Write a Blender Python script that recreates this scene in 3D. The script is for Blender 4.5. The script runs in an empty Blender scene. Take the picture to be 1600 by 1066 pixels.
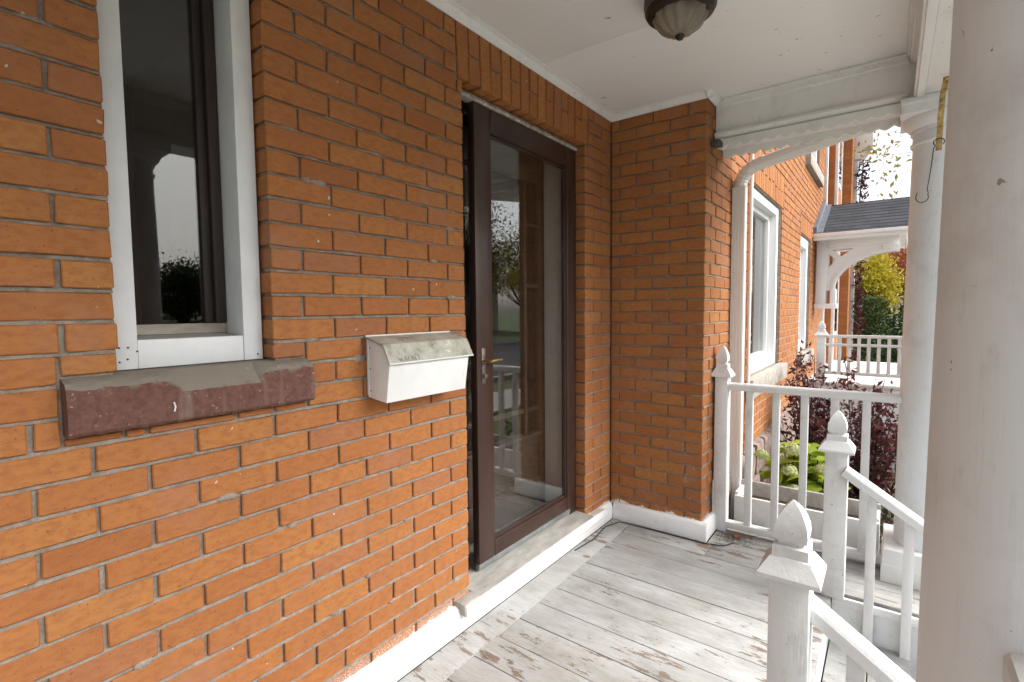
import bpy, bmesh, math, random
from mathutils import Vector, Matrix
R = math.radians
rnd = random.Random(7)
scene = bpy.context.scene
COL = scene.collection

# ------------------------------------------------------------------ camera
CAM = Vector((1.40917, -1.55434, 1.18122))
YAW, PIT, ROL, FPX = 0.6460077, 0.0610901, -0.0091616, 786.06
_f = Vector((-math.sin(YAW)*math.cos(PIT), math.cos(YAW)*math.cos(PIT), -math.sin(PIT)))
_r0 = Vector((math.cos(YAW), math.sin(YAW), 0)); _u0 = _r0.cross(_f)
_r = _r0*math.cos(ROL) + _u0*math.sin(ROL); _u = -_r0*math.sin(ROL) + _u0*math.cos(ROL)
cd = bpy.data.cameras.new('camera'); cam = bpy.data.objects.new('camera', cd); COL.objects.link(cam)
cam.matrix_world = Matrix(((_r.x, _u.x, -_f.x, CAM.x), (_r.y, _u.y, -_f.y, CAM.y), (_r.z, _u.z, -_f.z, CAM.z), (0, 0, 0, 1)))
cd.sensor_width = 36; cd.lens = FPX/1600*36; cd.clip_start = 0.02; cd.clip_end = 2000
scene.camera = cam
def proj(p):
    d = Vector(p)-CAM; z = d.dot(_f)
    if z < 0.05: return None
    return (800+FPX*d.dot(_r)/z, 533-FPX*d.dot(_u)/z)

# ------------------------------------------------------------------ sky, sun, exposure (overcast)
SUN_EL, SUN_AZ = R(42), R(72)          # azimuth from +Y towards +X
w = bpy.data.worlds.new('World'); scene.world = w; w.use_nodes = True
wn = w.node_tree; wn.nodes.clear()
sky = wn.nodes.new('ShaderNodeTexSky'); sky.sky_type = 'NISHITA'; sky.sun_disc = False
sky.sun_elevation = SUN_EL; sky.sun_rotation = SUN_AZ; sky.air_density = 1.0; sky.dust_density = 4.0
hs = wn.nodes.new('ShaderNodeHueSaturation'); hs.inputs['Saturation'].default_value = 0.38
bg = wn.nodes.new('ShaderNodeBackground'); bg.inputs['Strength'].default_value = 0.12
wo = wn.nodes.new('ShaderNodeOutputWorld')
wn.links.new(sky.outputs[0], hs.inputs['Color']); wn.links.new(hs.outputs[0], bg.inputs[0]); wn.links.new(bg.outputs[0], wo.inputs[0])
sd = bpy.data.lights.new('sun', 'SUN'); sd.energy = 1.3; sd.angle = R(45); sd.color = (1.0, 0.985, 0.96)
sun = bpy.data.objects.new('sun', sd); COL.objects.link(sun)
sdir = Vector((math.sin(SUN_AZ)*math.cos(SUN_EL), math.cos(SUN_AZ)*math.cos(SUN_EL), math.sin(SUN_EL)))
sun.rotation_euler = sdir.to_track_quat('Z', 'Y').to_euler()
scene.view_settings.view_transform = 'Standard'; scene.view_settings.look = 'None'
scene.view_settings.gamma = 1; scene.view_settings.exposure = 1.52
scene.view_settings.use_curve_mapping = False

# ------------------------------------------------------------------ material helpers
def S(c): return (c[0], c[1], c[2], 1)
class NT:
    def __init__(s, name):
        s.m = bpy.data.materials.new(name); s.m.use_nodes = True; s.t = s.m.node_tree
        s.b = s.t.nodes['Principled BSDF']; s.out = s.t.nodes['Material Output']
    def n(s, typ, **kw):
        nd = s.t.nodes.new('ShaderNode'+typ)
        for k, v in kw.items():
            if k in nd.inputs.keys(): nd.inputs[k].default_value = v
            else: setattr(nd, k, v)
        return nd
    def l(s, a, b): s.t.links.new(a, b)
    def pos(s): return s.n('NewGeometry').outputs['Position']
    def map(s, vec, scale, loc=(0, 0, 0)):
        m = s.n('Mapping'); m.inputs['Scale'].default_value = scale; m.inputs['Location'].default_value = loc
        s.l(vec, m.inputs['Vector']); return m.outputs[0]
    def noise(s, vec, scale, detail=3, rough=0.55, out='Fac'):
        n = s.n('TexNoise'); n.inputs['Scale'].default_value = scale; n.inputs['Detail'].default_value = detail
        n.inputs['Roughness'].default_value = rough; s.l(vec, n.inputs['Vector']); return n.outputs[out]
    def ramp(s, fac, stops):
        r = s.n('ValToRGB'); e = r.color_ramp.elements
        while len(e) < len(stops): e.new(0.5)
        for el, (p, c) in zip(e, stops): el.position = p; el.color = S(c) if hasattr(c, '__len__') else (c, c, c, 1)
        s.l(fac, r.inputs[0]); return r.outputs[0]
    def mix(s, fac, a, b, mode='MIX'):
        m = s.n('Mix'); m.data_type = 'RGBA'; m.blend_type = mode
        for v, i in ((fac, 0), (a, 6), (b, 7)):
            if hasattr(v, 'links'): s.l(v, m.inputs[i])
            else: m.inputs[i].default_value = v if i == 0 else S(v)
        return m.outputs[2]
    def math(s, op, a, b=0.0, clamp=False):
        m = s.n('Math'); m.operation = op; m.use_clamp = clamp
        for v, i in ((a, 0), (b, 1)):
            if hasattr(v, 'links'): s.l(v, m.inputs[i])
            else: m.inputs[i].default_value = v
        return m.outputs[0]
    def maprange(s, v, a, b, c=0.0, d=1.0):
        m = s.n('MapRange'); m.inputs[1].default_value = a; m.inputs[2].default_value = b; m.inputs[3].default_value = c; m.inputs[4].default_value = d
        s.l(v, m.inputs[0]); return m.outputs[0]
    def rand(s):
        a = s.n('NewGeometry').outputs['Random Per Island']; b = s.n('ObjectInfo').outputs['Random']
        return s.math('FRACT', s.math('ADD', s.math('MULTIPLY', a, 7.31), s.math('MULTIPLY', b, 5.17)))
    def bump(s, h, strength=0.3, dist=0.002):
        b = s.n('Bump'); b.inputs['Strength'].default_value = strength; b.inputs['Distance'].default_value = dist
        s.l(h, b.inputs['Height']); s.l(b.outputs[0], s.b.inputs['Normal'])
    def col(s, c):
        if hasattr(c, 'links'): s.l(c, s.b.inputs['Base Color'])
        else: s.b.inputs['Base Color'].default_value = S(c)
    def set(s, rough=0.7, metal=0.0, spec=0.5):
        s.b.inputs['Roughness'].default_value = rough; s.b.inputs['Metallic'].default_value = metal
        s.b.inputs['Specular IOR Level'].default_value = spec

def mat_brick():
    t = NT('brick_clay'); P = t.pos(); r = t.rand()
    base = t.ramp(r, [(0.0, (0.295, 0.101, 0.030)), (0.18, (0.350, 0.131, 0.038)), (0.42, (0.378, 0.149, 0.043)), (0.60, (0.325, 0.116, 0.035)), (0.76, (0.398, 0.170, 0.047)), (0.86, (0.357, 0.137, 0.040)), (0.93, (0.305, 0.120, 0.056)), (1.0, (0.350, 0.131, 0.038))])
    n1 = t.noise(P, 9, 4); c = t.mix(t.ramp(n1, [(0.35, 0.0), (0.75, 0.45)]), base, (0.388, 0.163, 0.051))
    n2 = t.noise(t.map(P, (1, 1, 2.2)), 34, 4, 0.65); c = t.mix(t.ramp(n2, [(0.38, 0.55), (0.56, 0.0)]), c, (0.25, 0.084, 0.028))
    sp = t.noise(P, 150, 2, 0.5); c = t.mix(t.ramp(sp, [(0.66, 0.0), (0.72, 0.75)]), c, (0.11, 0.055, 0.035))
    bl = t.noise(P, 3.1, 3, 0.6); c = t.mix(t.ramp(bl, [(0.56, 0.0), (0.72, 0.6)]), c, (0.32, 0.150, 0.088))
    sp2 = t.noise(P, 44, 1, 0.4); c = t.mix(t.ramp(sp2, [(0.79, 0.0), (0.81, 0.8)]), c, (0.62, 0.55, 0.47))
    so = t.noise(t.map(P, (1, 1, 0.6)), 1.3, 5, 0.65); c = t.mix(t.ramp(so, [(0.52, 0.0), (0.75, 0.45)]), c, (0.19, 0.088, 0.045))
    ef = t.noise(P, 2.3, 4, 0.7); ef2 = t.noise(P, 47, 3, 0.7)
    efm = t.math('MULTIPLY', t.ramp(ef, [(0.66, 0.0), (0.76, 1.0)]), t.ramp(ef2, [(0.45, 0.0), (0.62, 0.8)])); c = t.mix(efm, c, (0.62, 0.48, 0.38))
    # slopped white paint along the foot of the porch walls
    sx = t.n('SeparateXYZ'); t.l(P, sx.inputs[0])
    wob = t.math('MULTIPLY', t.math('SUBTRACT', t.noise(P, 13, 5, 0.75), 0.5), 0.11)
    zz = t.math('ADD', sx.outputs[2], wob); pm = t.maprange(zz, -0.034, -0.044)
    pm = t.math('MULTIPLY', pm, t.maprange(sx.outputs[1], 1.5, 1.49), True)
    mist = t.math('MULTIPLY', t.maprange(zz, 0.012, -0.04, 0.0, 0.75), t.ramp(t.noise(P, 300, 1), [(0.48, 0.0), (0.6, 1.0)]))
    mist = t.math('MULTIPLY', mist, t.maprange(sx.outputs[1], 0.1, 0.0))
    c = t.mix(mist, c, (0.74, 0.73, 0.70)); c = t.mix(pm, c, (0.76, 0.75, 0.72)); t.col(c)
    t.set(0.78, 0, 0.35)
    t.bump(t.math('ADD', t.noise(P, 90, 4, 0.7), t.math('MULTIPLY', t.noise(P, 420, 2), 0.5)), 0.55, 0.0016)
    return t.m
def mat_mortar():
    t = NT('mortar'); P = t.pos(); n = t.noise(P, 24, 5, 0.7)
    c = t.ramp(n, [(0.3, (0.18, 0.15, 0.12)), (0.55, (0.28, 0.24, 0.20)), (0.8, (0.39, 0.35, 0.30))]); t.col(c); t.set(0.95, 0, 0.2)
    t.bump(t.math('ADD', n, t.noise(P, 160, 3)), 0.9, 0.005); return t.m
def mat_white(name='white_paint', base=(0.78, 0.785, 0.78), dirt=(0.44, 0.43, 0.40), amt=0.5, rough=0.5, chips=True, gscale=(18, 18, 3), bstr=.3):
    t = NT(name); P = t.pos(); n = t.noise(P, 7, 5, 0.65)
    c = t.mix(t.ramp(n, [(0.52, 0.0), (0.78, amt)]), base, dirt)
    n3 = t.noise(P, 1.7, 3); c = t.mix(t.ramp(n3, [(0.4, 0.0), (0.7, 0.12)]), c, (0.62, 0.60, 0.53))
    if chips:
        ch = t.noise(P, 48, 3, 0.6); c = t.mix(t.ramp(ch, [(0.715, 0.0), (0.735, 0.8)]), c, (0.24, 0.20, 0.16))
    t.col(c); t.set(rough, 0, 0.45)
    g = t.noise(t.map(P, gscale), 9, 5, 0.65); cr = t.noise(t.map(P, (gscale[0]*1.3, gscale[1]*1.3, gscale[2]*.5)), 6, 3, 0.5)
    crk = t.ramp(cr, [(0.485, 0.0), (0.5, 1.0), (0.515, 0.0)]); c = t.mix(t.math('MULTIPLY', crk, t.ramp(t.noise(P, 6, 3), [(0.52, 0.0), (0.64, 0.22)])), c, (0.46, 0.44, 0.40))
    sm = t.noise(t.map(P, (1, 1, 0.35)), 21, 4, 0.7); c = t.mix(t.ramp(sm, [(0.60, 0.0), (0.74, 0.4)]), c, dirt); t.col(c)
    t.bump(t.math('ADD', g, t.math('MULTIPLY', t.noise(P, 55, 4, 0.7), 0.6)), bstr, 0.003); return t.m
def mat_ceiling():
    t = NT('ceiling_paint'); P = t.pos(); n = t.noise(P, 2.2, 4, 0.6)
    c = t.ramp(n, [(0.3, (0.84, 0.84, 0.825)), (0.7, (0.88, 0.88, 0.87))])
    sp = t.noise(t.map(P, (1, 1.8, 1)), 21, 2, 0.5); c = t.mix(t.ramp(sp, [(0.745, 0.0), (0.765, 0.8)]), c, (0.2, 0.17, 0.14))
    st_ = t.noise(P, 1.1, 4, 0.6); c = t.mix(t.ramp(st_, [(0.52, 0.0), (0.75, 0.28)]), c, (0.60, 0.57, 0.50)); t.col(c); t.set(0.55, 0, 0.4); t.bump(t.math('ADD', t.noise(P, 26, 4), t.math('MULTIPLY', t.noise(P, 3.0, 3), 1.5)), 0.3, 0.004); return t.m
def mat_floor():
    t = NT('worn_floor_paint'); P = t.pos(); r = t.rand()
    off = t.n('CombineXYZ'); t.l(t.math('MULTIPLY', r, 13.0), off.inputs[2]); va = t.n('VectorMath'); va.operation = 'ADD'; t.l(P, va.inputs[0]); t.l(off.outputs[0], va.inputs[1]); Q = va.outputs[0]
    base = t.ramp(r, [(0.0, (0.40, 0.407, 0.405)), (0.5, (0.475, 0.482, 0.48)), (1.0, (0.435, 0.44, 0.435))])
    d1 = t.noise(t.map(P, (0.7, 1.6, 1)), 3.4, 5, 0.7); c = t.mix(t.ramp(d1, [(0.40, 0.0), (0.66, 0.85)]), base, (0.26, 0.255, 0.235))
    d2 = t.noise(t.map(Q, (1, 4, 1)), 9, 5, 0.7); c = t.mix(t.ramp(d2, [(0.5, 0.0), (0.7, 0.6)]), c, (0.35, 0.335, 0.30))
    gr = t.noise(t.map(Q, (1.2, 26, 1)), 8, 5, 0.65); c = t.mix(t.ramp(gr, [(0.48, 0.0), (0.68, 0.6)]), c, (0.27, 0.255, 0.225))
    # bare wood where the paint peeled, longer along the boards (X)
    big = t.noise(t.map(P, (0.9, 0.9, 1)), 1.9, 2); pe = t.noise(t.map(Q, (2.0, 8, 1)), 3.0, 8, 0.70)
    pv = t.math('ADD', pe, t.math('MULTIPLY', t.math('SUBTRACT', big, 0.5), 0.62))
    peel = t.ramp(pv, [(0.60, 0.0), (0.607, 1.0)])
    wood = t.ramp(t.noise(t.map(Q, (2, 60, 1)), 6, 3), [(0.3, (0.13, 0.10, 0.075)), (0.7, (0.27, 0.215, 0.17))])
    c = t.mix(peel, c, wood)
    mo = t.noise(P, 5.2, 3, 0.6); mo2 = t.noise(P, 210, 2, 0.6)
    mm = t.math('MULTIPLY', t.ramp(mo, [(0.60, 0.0), (0.70, 1.0)]), t.ramp(mo2, [(0.45, 0.0), (0.6, 0.7)])); c = t.mix(mm, c, (0.17, 0.15, 0.10))
    sp = t.noise(Q, 70, 2); c = t.mix(t.ramp(sp, [(0.70, 0.0), (0.73, 0.75)]), c, (0.20, 0.17, 0.13))
    t.col(c); t.set(0.62, 0, 0.35)
    h = t.math('SUBTRACT', t.math('MULTIPLY', gr, 0.5), t.math('MULTIPLY', peel, 0.7)); t.bump(h, 0.45, 0.002); return t.m
def mat_simple(name, c0, c1, scale=12, rough=0.7, metal=0.0, bump=0.2, spec=0.5, bscale=None, dist=0.002, stretch=(1, 1, 1)):
    t = NT(name); P = t.map(t.pos(), stretch); n = t.noise(P, scale, 5, 0.62)
    t.col(t.ramp(n, [(0.32, c0), (0.68, c1)])); t.set(rough, metal, spec)
    if bump: t.bump(t.noise(P, bscale or scale*4, 4), bump, dist)
    return t.m
def mat_sillstone():
    t = NT('purple_sandstone'); P = t.pos(); n = t.noise(P, 60, 5, 0.7)
    c = t.ramp(n, [(0.3, (0.095, 0.045, 0.036)), (0.7, (0.175, 0.088, 0.070))])
    dr = t.noise(t.map(P, (1, 5.5, 0.25)), 3.3, 2); c = t.mix(t.ramp(dr, [(0.60, 0.0), (0.68, 0.35)]), c, (0.27, 0.21, 0.18))
    ge = t.n('NewGeometry'); sx = t.n('SeparateXYZ'); t.l(ge.outputs['Normal'], sx.inputs[0])
    top = t.maprange(t.math('ADD', sx.outputs[2], t.math('MULTIPLY', t.math('SUBTRACT', t.noise(P, 20, 3), 0.5), 0.5)), 0.35, 0.6)
    c = t.mix(top, c, (0.21, 0.185, 0.155))
    sp = t.noise(P, 120, 2); c = t.mix(t.ramp(sp, [(0.70, 0.0), (0.73, 0.6)]), c, (0.42, 0.36, 0.32))
    t.col(c); t.set(0.9, 0, 0.25); t.bump(t.math('ADD', n, t.noise(P, 14, 4)), 0.6, 0.004); return t.m
def mat_glass(name='window_glass', gain=1.3, tint=(0.93, 0.95, 0.94)):
    t = NT(name); t.t.nodes.remove(t.b)
    tr = t.n('BsdfTransparent'); tr.inputs[0].default_value = S(tint); gl = t.n('BsdfGlossy'); gl.inputs['Roughness'].default_value = 0.0
    lw = t.n('LayerWeight'); lw.inputs['Blend'].default_value = 0.5
    k = t.math('ADD', t.math('MULTIPLY', t.math('POWER', lw.outputs['Facing'], 5.0), 0.96), 0.04); k = t.math('MULTIPLY', k, gain, True)
    nb = t.n('Bump'); nb.inputs['Strength'].default_value = 0.03; nb.inputs['Distance'].default_value = 0.01; t.l(t.noise(t.pos(), 3.0, 1), nb.inputs['Height'])
    t.l(nb.outputs[0], gl.inputs['Normal'])
    mx = t.n('MixShader'); t.l(k, mx.inputs[0]); t.l(tr.outputs[0], mx.inputs[1]); t.l(gl.outputs[0], mx.inputs[2]); t.l(mx.outputs[0], t.out.inputs[0]); return t.m
def mat_leaf(name, cols, trans=0.35, rough=0.55):
    t = NT(name); r = t.rand(); st = [(i/(len(cols)-1), c) for i, c in enumerate(cols)]
    c = t.ramp(r, st); P = t.pos(); c = t.mix(t.ramp(t.noise(P, 2.0, 2), [(0.35, 0.0), (0.65, 0.5)]), c, cols[0]); t.col(c); t.set(rough, 0, 0.4)
    tl = t.n('BsdfTranslucent'); t.l(c, tl.inputs[0]); mx = t.n('MixShader'); mx.inputs[0].default_value = trans
    t.l(t.b.outputs[0], mx.inputs[1]); t.l(tl.outputs[0], mx.inputs[2]); t.l(mx.outputs[0], t.out.inputs[0]); return t.m

M = {}
M['brick'] = mat_brick(); M['mortar'] = mat_mortar()
M['white'] = mat_white(); M['column'] = mat_white('column_paint', (0.72, 0.755, 0.78), (0.46, 0.455, 0.44), 0.5, 0.5, True, (11, 11, 0.4), .2)
M['rail'] = mat_white('railing_paint', (0.72, 0.73, 0.727), (0.40, 0.39, 0.36), 0.55, 0.5, True, bstr=.45)
M['basewhite'] = mat_white('baseboard_paint', (0.80, 0.805, 0.80), (0.5, 0.48, 0.44), 0.35, 0.45, True)
M['vinyl'] = mat_simple('white_vinyl', (0.76, 0.765, 0.765), (0.80, 0.80, 0.80), 3, 0.4, bump=0.05)
M['aluminium'] = mat_simple('white_aluminium_cladding', (0.62, 0.64, 0.655), (0.70, 0.715, 0.725), 9, 0.42, bump=0.06)
M['ceiling'] = mat_ceiling(); M['floor'] = mat_floor()
M['sill'] = mat_sillstone(); M['glass'] = mat_glass(); M['doorglass'] = mat_glass('storm_door_glass', 2.5, (0.93, 0.94, 0.93))
M['brown'] = mat_simple('brown_door_paint', (0.030, 0.014, 0.010), (0.048, 0.023, 0.017), 8, 0.38, bump=0.12, stretch=(1, 1, 0.3))
M['darkwood'] = mat_simple('dark_sash_wood', (0.012, 0.008, 0.006), (0.035, 0.022, 0.016), 14, 0.6, stretch=(1, 1, 0.15))
M['innerwood'] = mat_simple('inner_door_wood', (0.050, 0.034, 0.025), (0.085, 0.060, 0.044), 10, 0.45, stretch=(1, 1, 0.15))
M['weathered'] = mat_simple('weathered_wood', (0.24, 0.205, 0.165), (0.50, 0.46, 0.39), 16, 0.8, stretch=(1, 0.3, 1), bump=0.5)
M['threshold'] = mat_simple('grey_threshold_paint', (0.27, 0.26, 0.235), (0.44, 0.43, 0.40), 13, 0.75, stretch=(1.6, 0.5, 1), bump=0.4)
M['strip'] = mat_simple('grey_sweep_metal', (0.16, 0.17, 0.17), (0.26, 0.27, 0.27), 10, 0.5, metal=0.3)
M['flash'] = mat_simple('peeling_head_flashing', (0.20, 0.175, 0.14), (0.60, 0.57, 0.51), 30, 0.7, bump=0.5)
def mat_enamel():
    t = NT('white_enamel'); P = t.pos(); c = t.ramp(t.noise(P, 5, 4), [(0.35, (0.70, 0.705, 0.70)), (0.65, (0.79, 0.79, 0.785))])
    c = t.mix(t.ramp(t.noise(t.map(P, (1, 1, 0.4)), 26, 4, 0.7), [(0.62, 0.0), (0.76, 0.35)]), c, (0.42, 0.40, 0.35)); c = t.mix(t.ramp(t.noise(P, 75, 3, 0.6), [(0.735, 0.0), (0.76, 0.8)]), c, (0.20, 0.09, 0.04))
    t.col(c); t.set(0.38, 0, 0.5); t.bump(t.math('ADD', t.noise(P, 7, 2), t.math('MULTIPLY', t.noise(P, 90, 3), 0.1)), 0.25, 0.004); return t.m
M['enamel'] = mat_enamel()
def mat_lid():
    t = NT('dirty_lid_enamel'); P = t.pos(); n = t.noise(P, 16, 6, 0.72)
    c = t.ramp(n, [(0.3, (0.17, 0.155, 0.12)), (0.47, (0.36, 0.35, 0.295)), (0.60, (0.43, 0.425, 0.37)), (0.66, (0.68, 0.67, 0.63))]); t.col(c); t.set(0.6, 0, 0.4); return t.m
M['lid'] = mat_lid()
M['ink'] = mat_simple('faded_ink', (0.24, 0.22, 0.18), (0.33, 0.30, 0.25), 40, 0.8, bump=0)
M['steel'] = mat_simple('worn_steel', (0.16, 0.125, 0.11), (0.34, 0.29, 0.26), 60, 0.35, metal=0.8, bump=0.1)
M['brass'] = mat_simple('tarnished_brass', (0.22, 0.15, 0.05), (0.45, 0.33, 0.12), 40, 0.4, metal=0.8, bump=0.1)
M['bronze'] = mat_simple('dark_bronze', (0.022, 0.013, 0.008), (0.045, 0.028, 0.018), 20, 0.45, metal=0.3, bump=0.05)
M['bowl'] = mat_simple('alabaster_glass', (0.15, 0.125, 0.09), (0.27, 0.24, 0.19), 14, 0.35, bump=0.05, stretch=(1, 1, 0.3))
M['rust'] = mat_simple('flaking_yellow_strap', (0.17, 0.075, 0.025), (0.58, 0.44, 0.16), 55, 0.75, metal=0.1, bump=0.6)
M['wire'] = mat_simple('dark_wire', (0.03, 0.027, 0.025), (0.07, 0.06, 0.055), 30, 0.5, metal=0.5, bump=0)
M['downspout'] = mat_simple('painted_downspout', (0.70, 0.71, 0.70), (0.75, 0.76, 0.75), 3, 0.45, bump=0.03, bscale=8)
M['shingle'] = None
def mat_shingle():
    t = NT('slate_grey_shingle'); P = t.pos(); r = t.rand(); n = t.noise(P, 260, 2, 0.6)
    c = t.ramp(r, [(0, (0.022, 0.026, 0.034)), (0.5, (0.034, 0.039, 0.048)), (1, (0.048, 0.054, 0.064))]); c = t.mix(t.ramp(n, [(0.4, 0.0), (0.65, 0.5)]), c, (0.09, 0.098, 0.108)); t.col(c); t.set(0.9, 0, 0.3); t.bump(n, 0.5, 0.002); return t.m
M['shingle'] = mat_shingle()
M['bluemetal'] = mat_simple('grey_blue_flashing', (0.13, 0.15, 0.18), (0.19, 0.215, 0.25), 6, 0.45, metal=0.3, bump=0.05)
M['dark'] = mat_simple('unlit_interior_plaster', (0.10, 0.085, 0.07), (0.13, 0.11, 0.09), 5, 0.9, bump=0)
M['subfloor'] = mat_simple('dark_underfloor', (0.03, 0.025, 0.02), (0.05, 0.042, 0.035), 8, 0.95)
M['stone'] = mat_simple('rubble_stone', (0.15, 0.10, 0.085), (0.33, 0.25, 0.215), 11, 0.92, bump=0.8, dist=0.008, bscale=22)
M['greystone'] = mat_simple('grey_sill_stone', (0.26, 0.235, 0.20), (0.40, 0.37, 0.325), 18, 0.9, bump=0.4)
M['grass'] = mat_simple('lawn_ground', (0.045, 0.075, 0.02), (0.095, 0.13, 0.04), 3, 0.95, bump=0.6, bscale=60, dist=0.02)
M['soil'] = mat_simple('garden_soil', (0.045, 0.03, 0.02), (0.09, 0.065, 0.045), 14, 0.95, bump=0.8, dist=0.01)
M['asphalt'] = mat_simple('asphalt', (0.045, 0.045, 0.046), (0.07, 0.07, 0.07), 20, 0.9, bump=0.4)
M['concrete'] = mat_simple('concrete', (0.32, 0.31, 0.29), (0.44, 0.43, 0.40), 6, 0.9, bump=0.3)
M['bark'] = mat_simple('bark', (0.05, 0.037, 0.028), (0.12, 0.092, 0.07), 25, 0.95, bump=0.8, dist=0.01, stretch=(1, 1, 0.25))
M['twig'] = mat_simple('twig_bark', (0.05, 0.03, 0.025), (0.10, 0.065, 0.05), 25, 0.9)
M['purple'] = mat_leaf('purple_leaf', [(0.06, 0.016, 0.024), (0.12, 0.026, 0.036), (0.17, 0.055, 0.042), (0.09, 0.035, 0.034)], 0.3, 0.35)
M['lime'] = mat_leaf('lime_leaf', [(0.22, 0.33, 0.03), (0.34, 0.43, 0.04), (0.44, 0.48, 0.05), (0.28, 0.40, 0.04)], 0.45)
M['flower'] = mat_leaf('cream_petal', [(0.34, 0.42, 0.14), (0.62, 0.63, 0.36), (0.74, 0.73, 0.52), (0.48, 0.54, 0.24)], 0.3)
M['yellow'] = mat_leaf('yellow_leaf', [(0.30, 0.27, 0.02), (0.55, 0.42, 0.025), (0.64, 0.50, 0.03), (0.36, 0.33, 0.03)], 0.4)
M['maple'] = mat_leaf('turning_maple_leaf', [(0.26, 0.25, 0.05), (0.46, 0.36, 0.05), (0.50, 0.26, 0.05), (0.30, 0.30, 0.06)], 0.6)
M['red'] = mat_leaf('red_leaf', [(0.20, 0.035, 0.02), (0.36, 0.06, 0.03), (0.30, 0.10, 0.03)], 0.35)
M['green'] = mat_leaf('green_leaf', [(0.025, 0.05, 0.012), (0.05, 0.085, 0.02), (0.075, 0.11, 0.028)], 0.25)
M['evergreen'] = mat_leaf('evergreen_leaf', [(0.04, 0.07, 0.018), (0.085, 0.125, 0.028), (0.15, 0.19, 0.045)], 0.2)
M['deadleaf'] = mat_simple('dead_leaf', (0.16, 0.06, 0.025), (0.26, 0.11, 0.045), 40, 0.8)
M['pole'] = mat_simple('utility_pole_wood', (0.08, 0.065, 0.05), (0.15, 0.12, 0.095), 14, 0.95, stretch=(1, 1, 0.1))
M['siding'] = mat_simple('pale_siding', (0.42, 0.40, 0.37), (0.48, 0.46, 0.43), 4, 0.8)
M['roofing'] = mat_simple('brown_roofing', (0.06, 0.05, 0.045), (0.10, 0.085, 0.075), 9, 0.95)
M['galv'] = mat_simple('dark_joint_filler', (0.035, 0.035, 0.035), (0.09, 0.09, 0.088), 30, 0.7)

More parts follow.
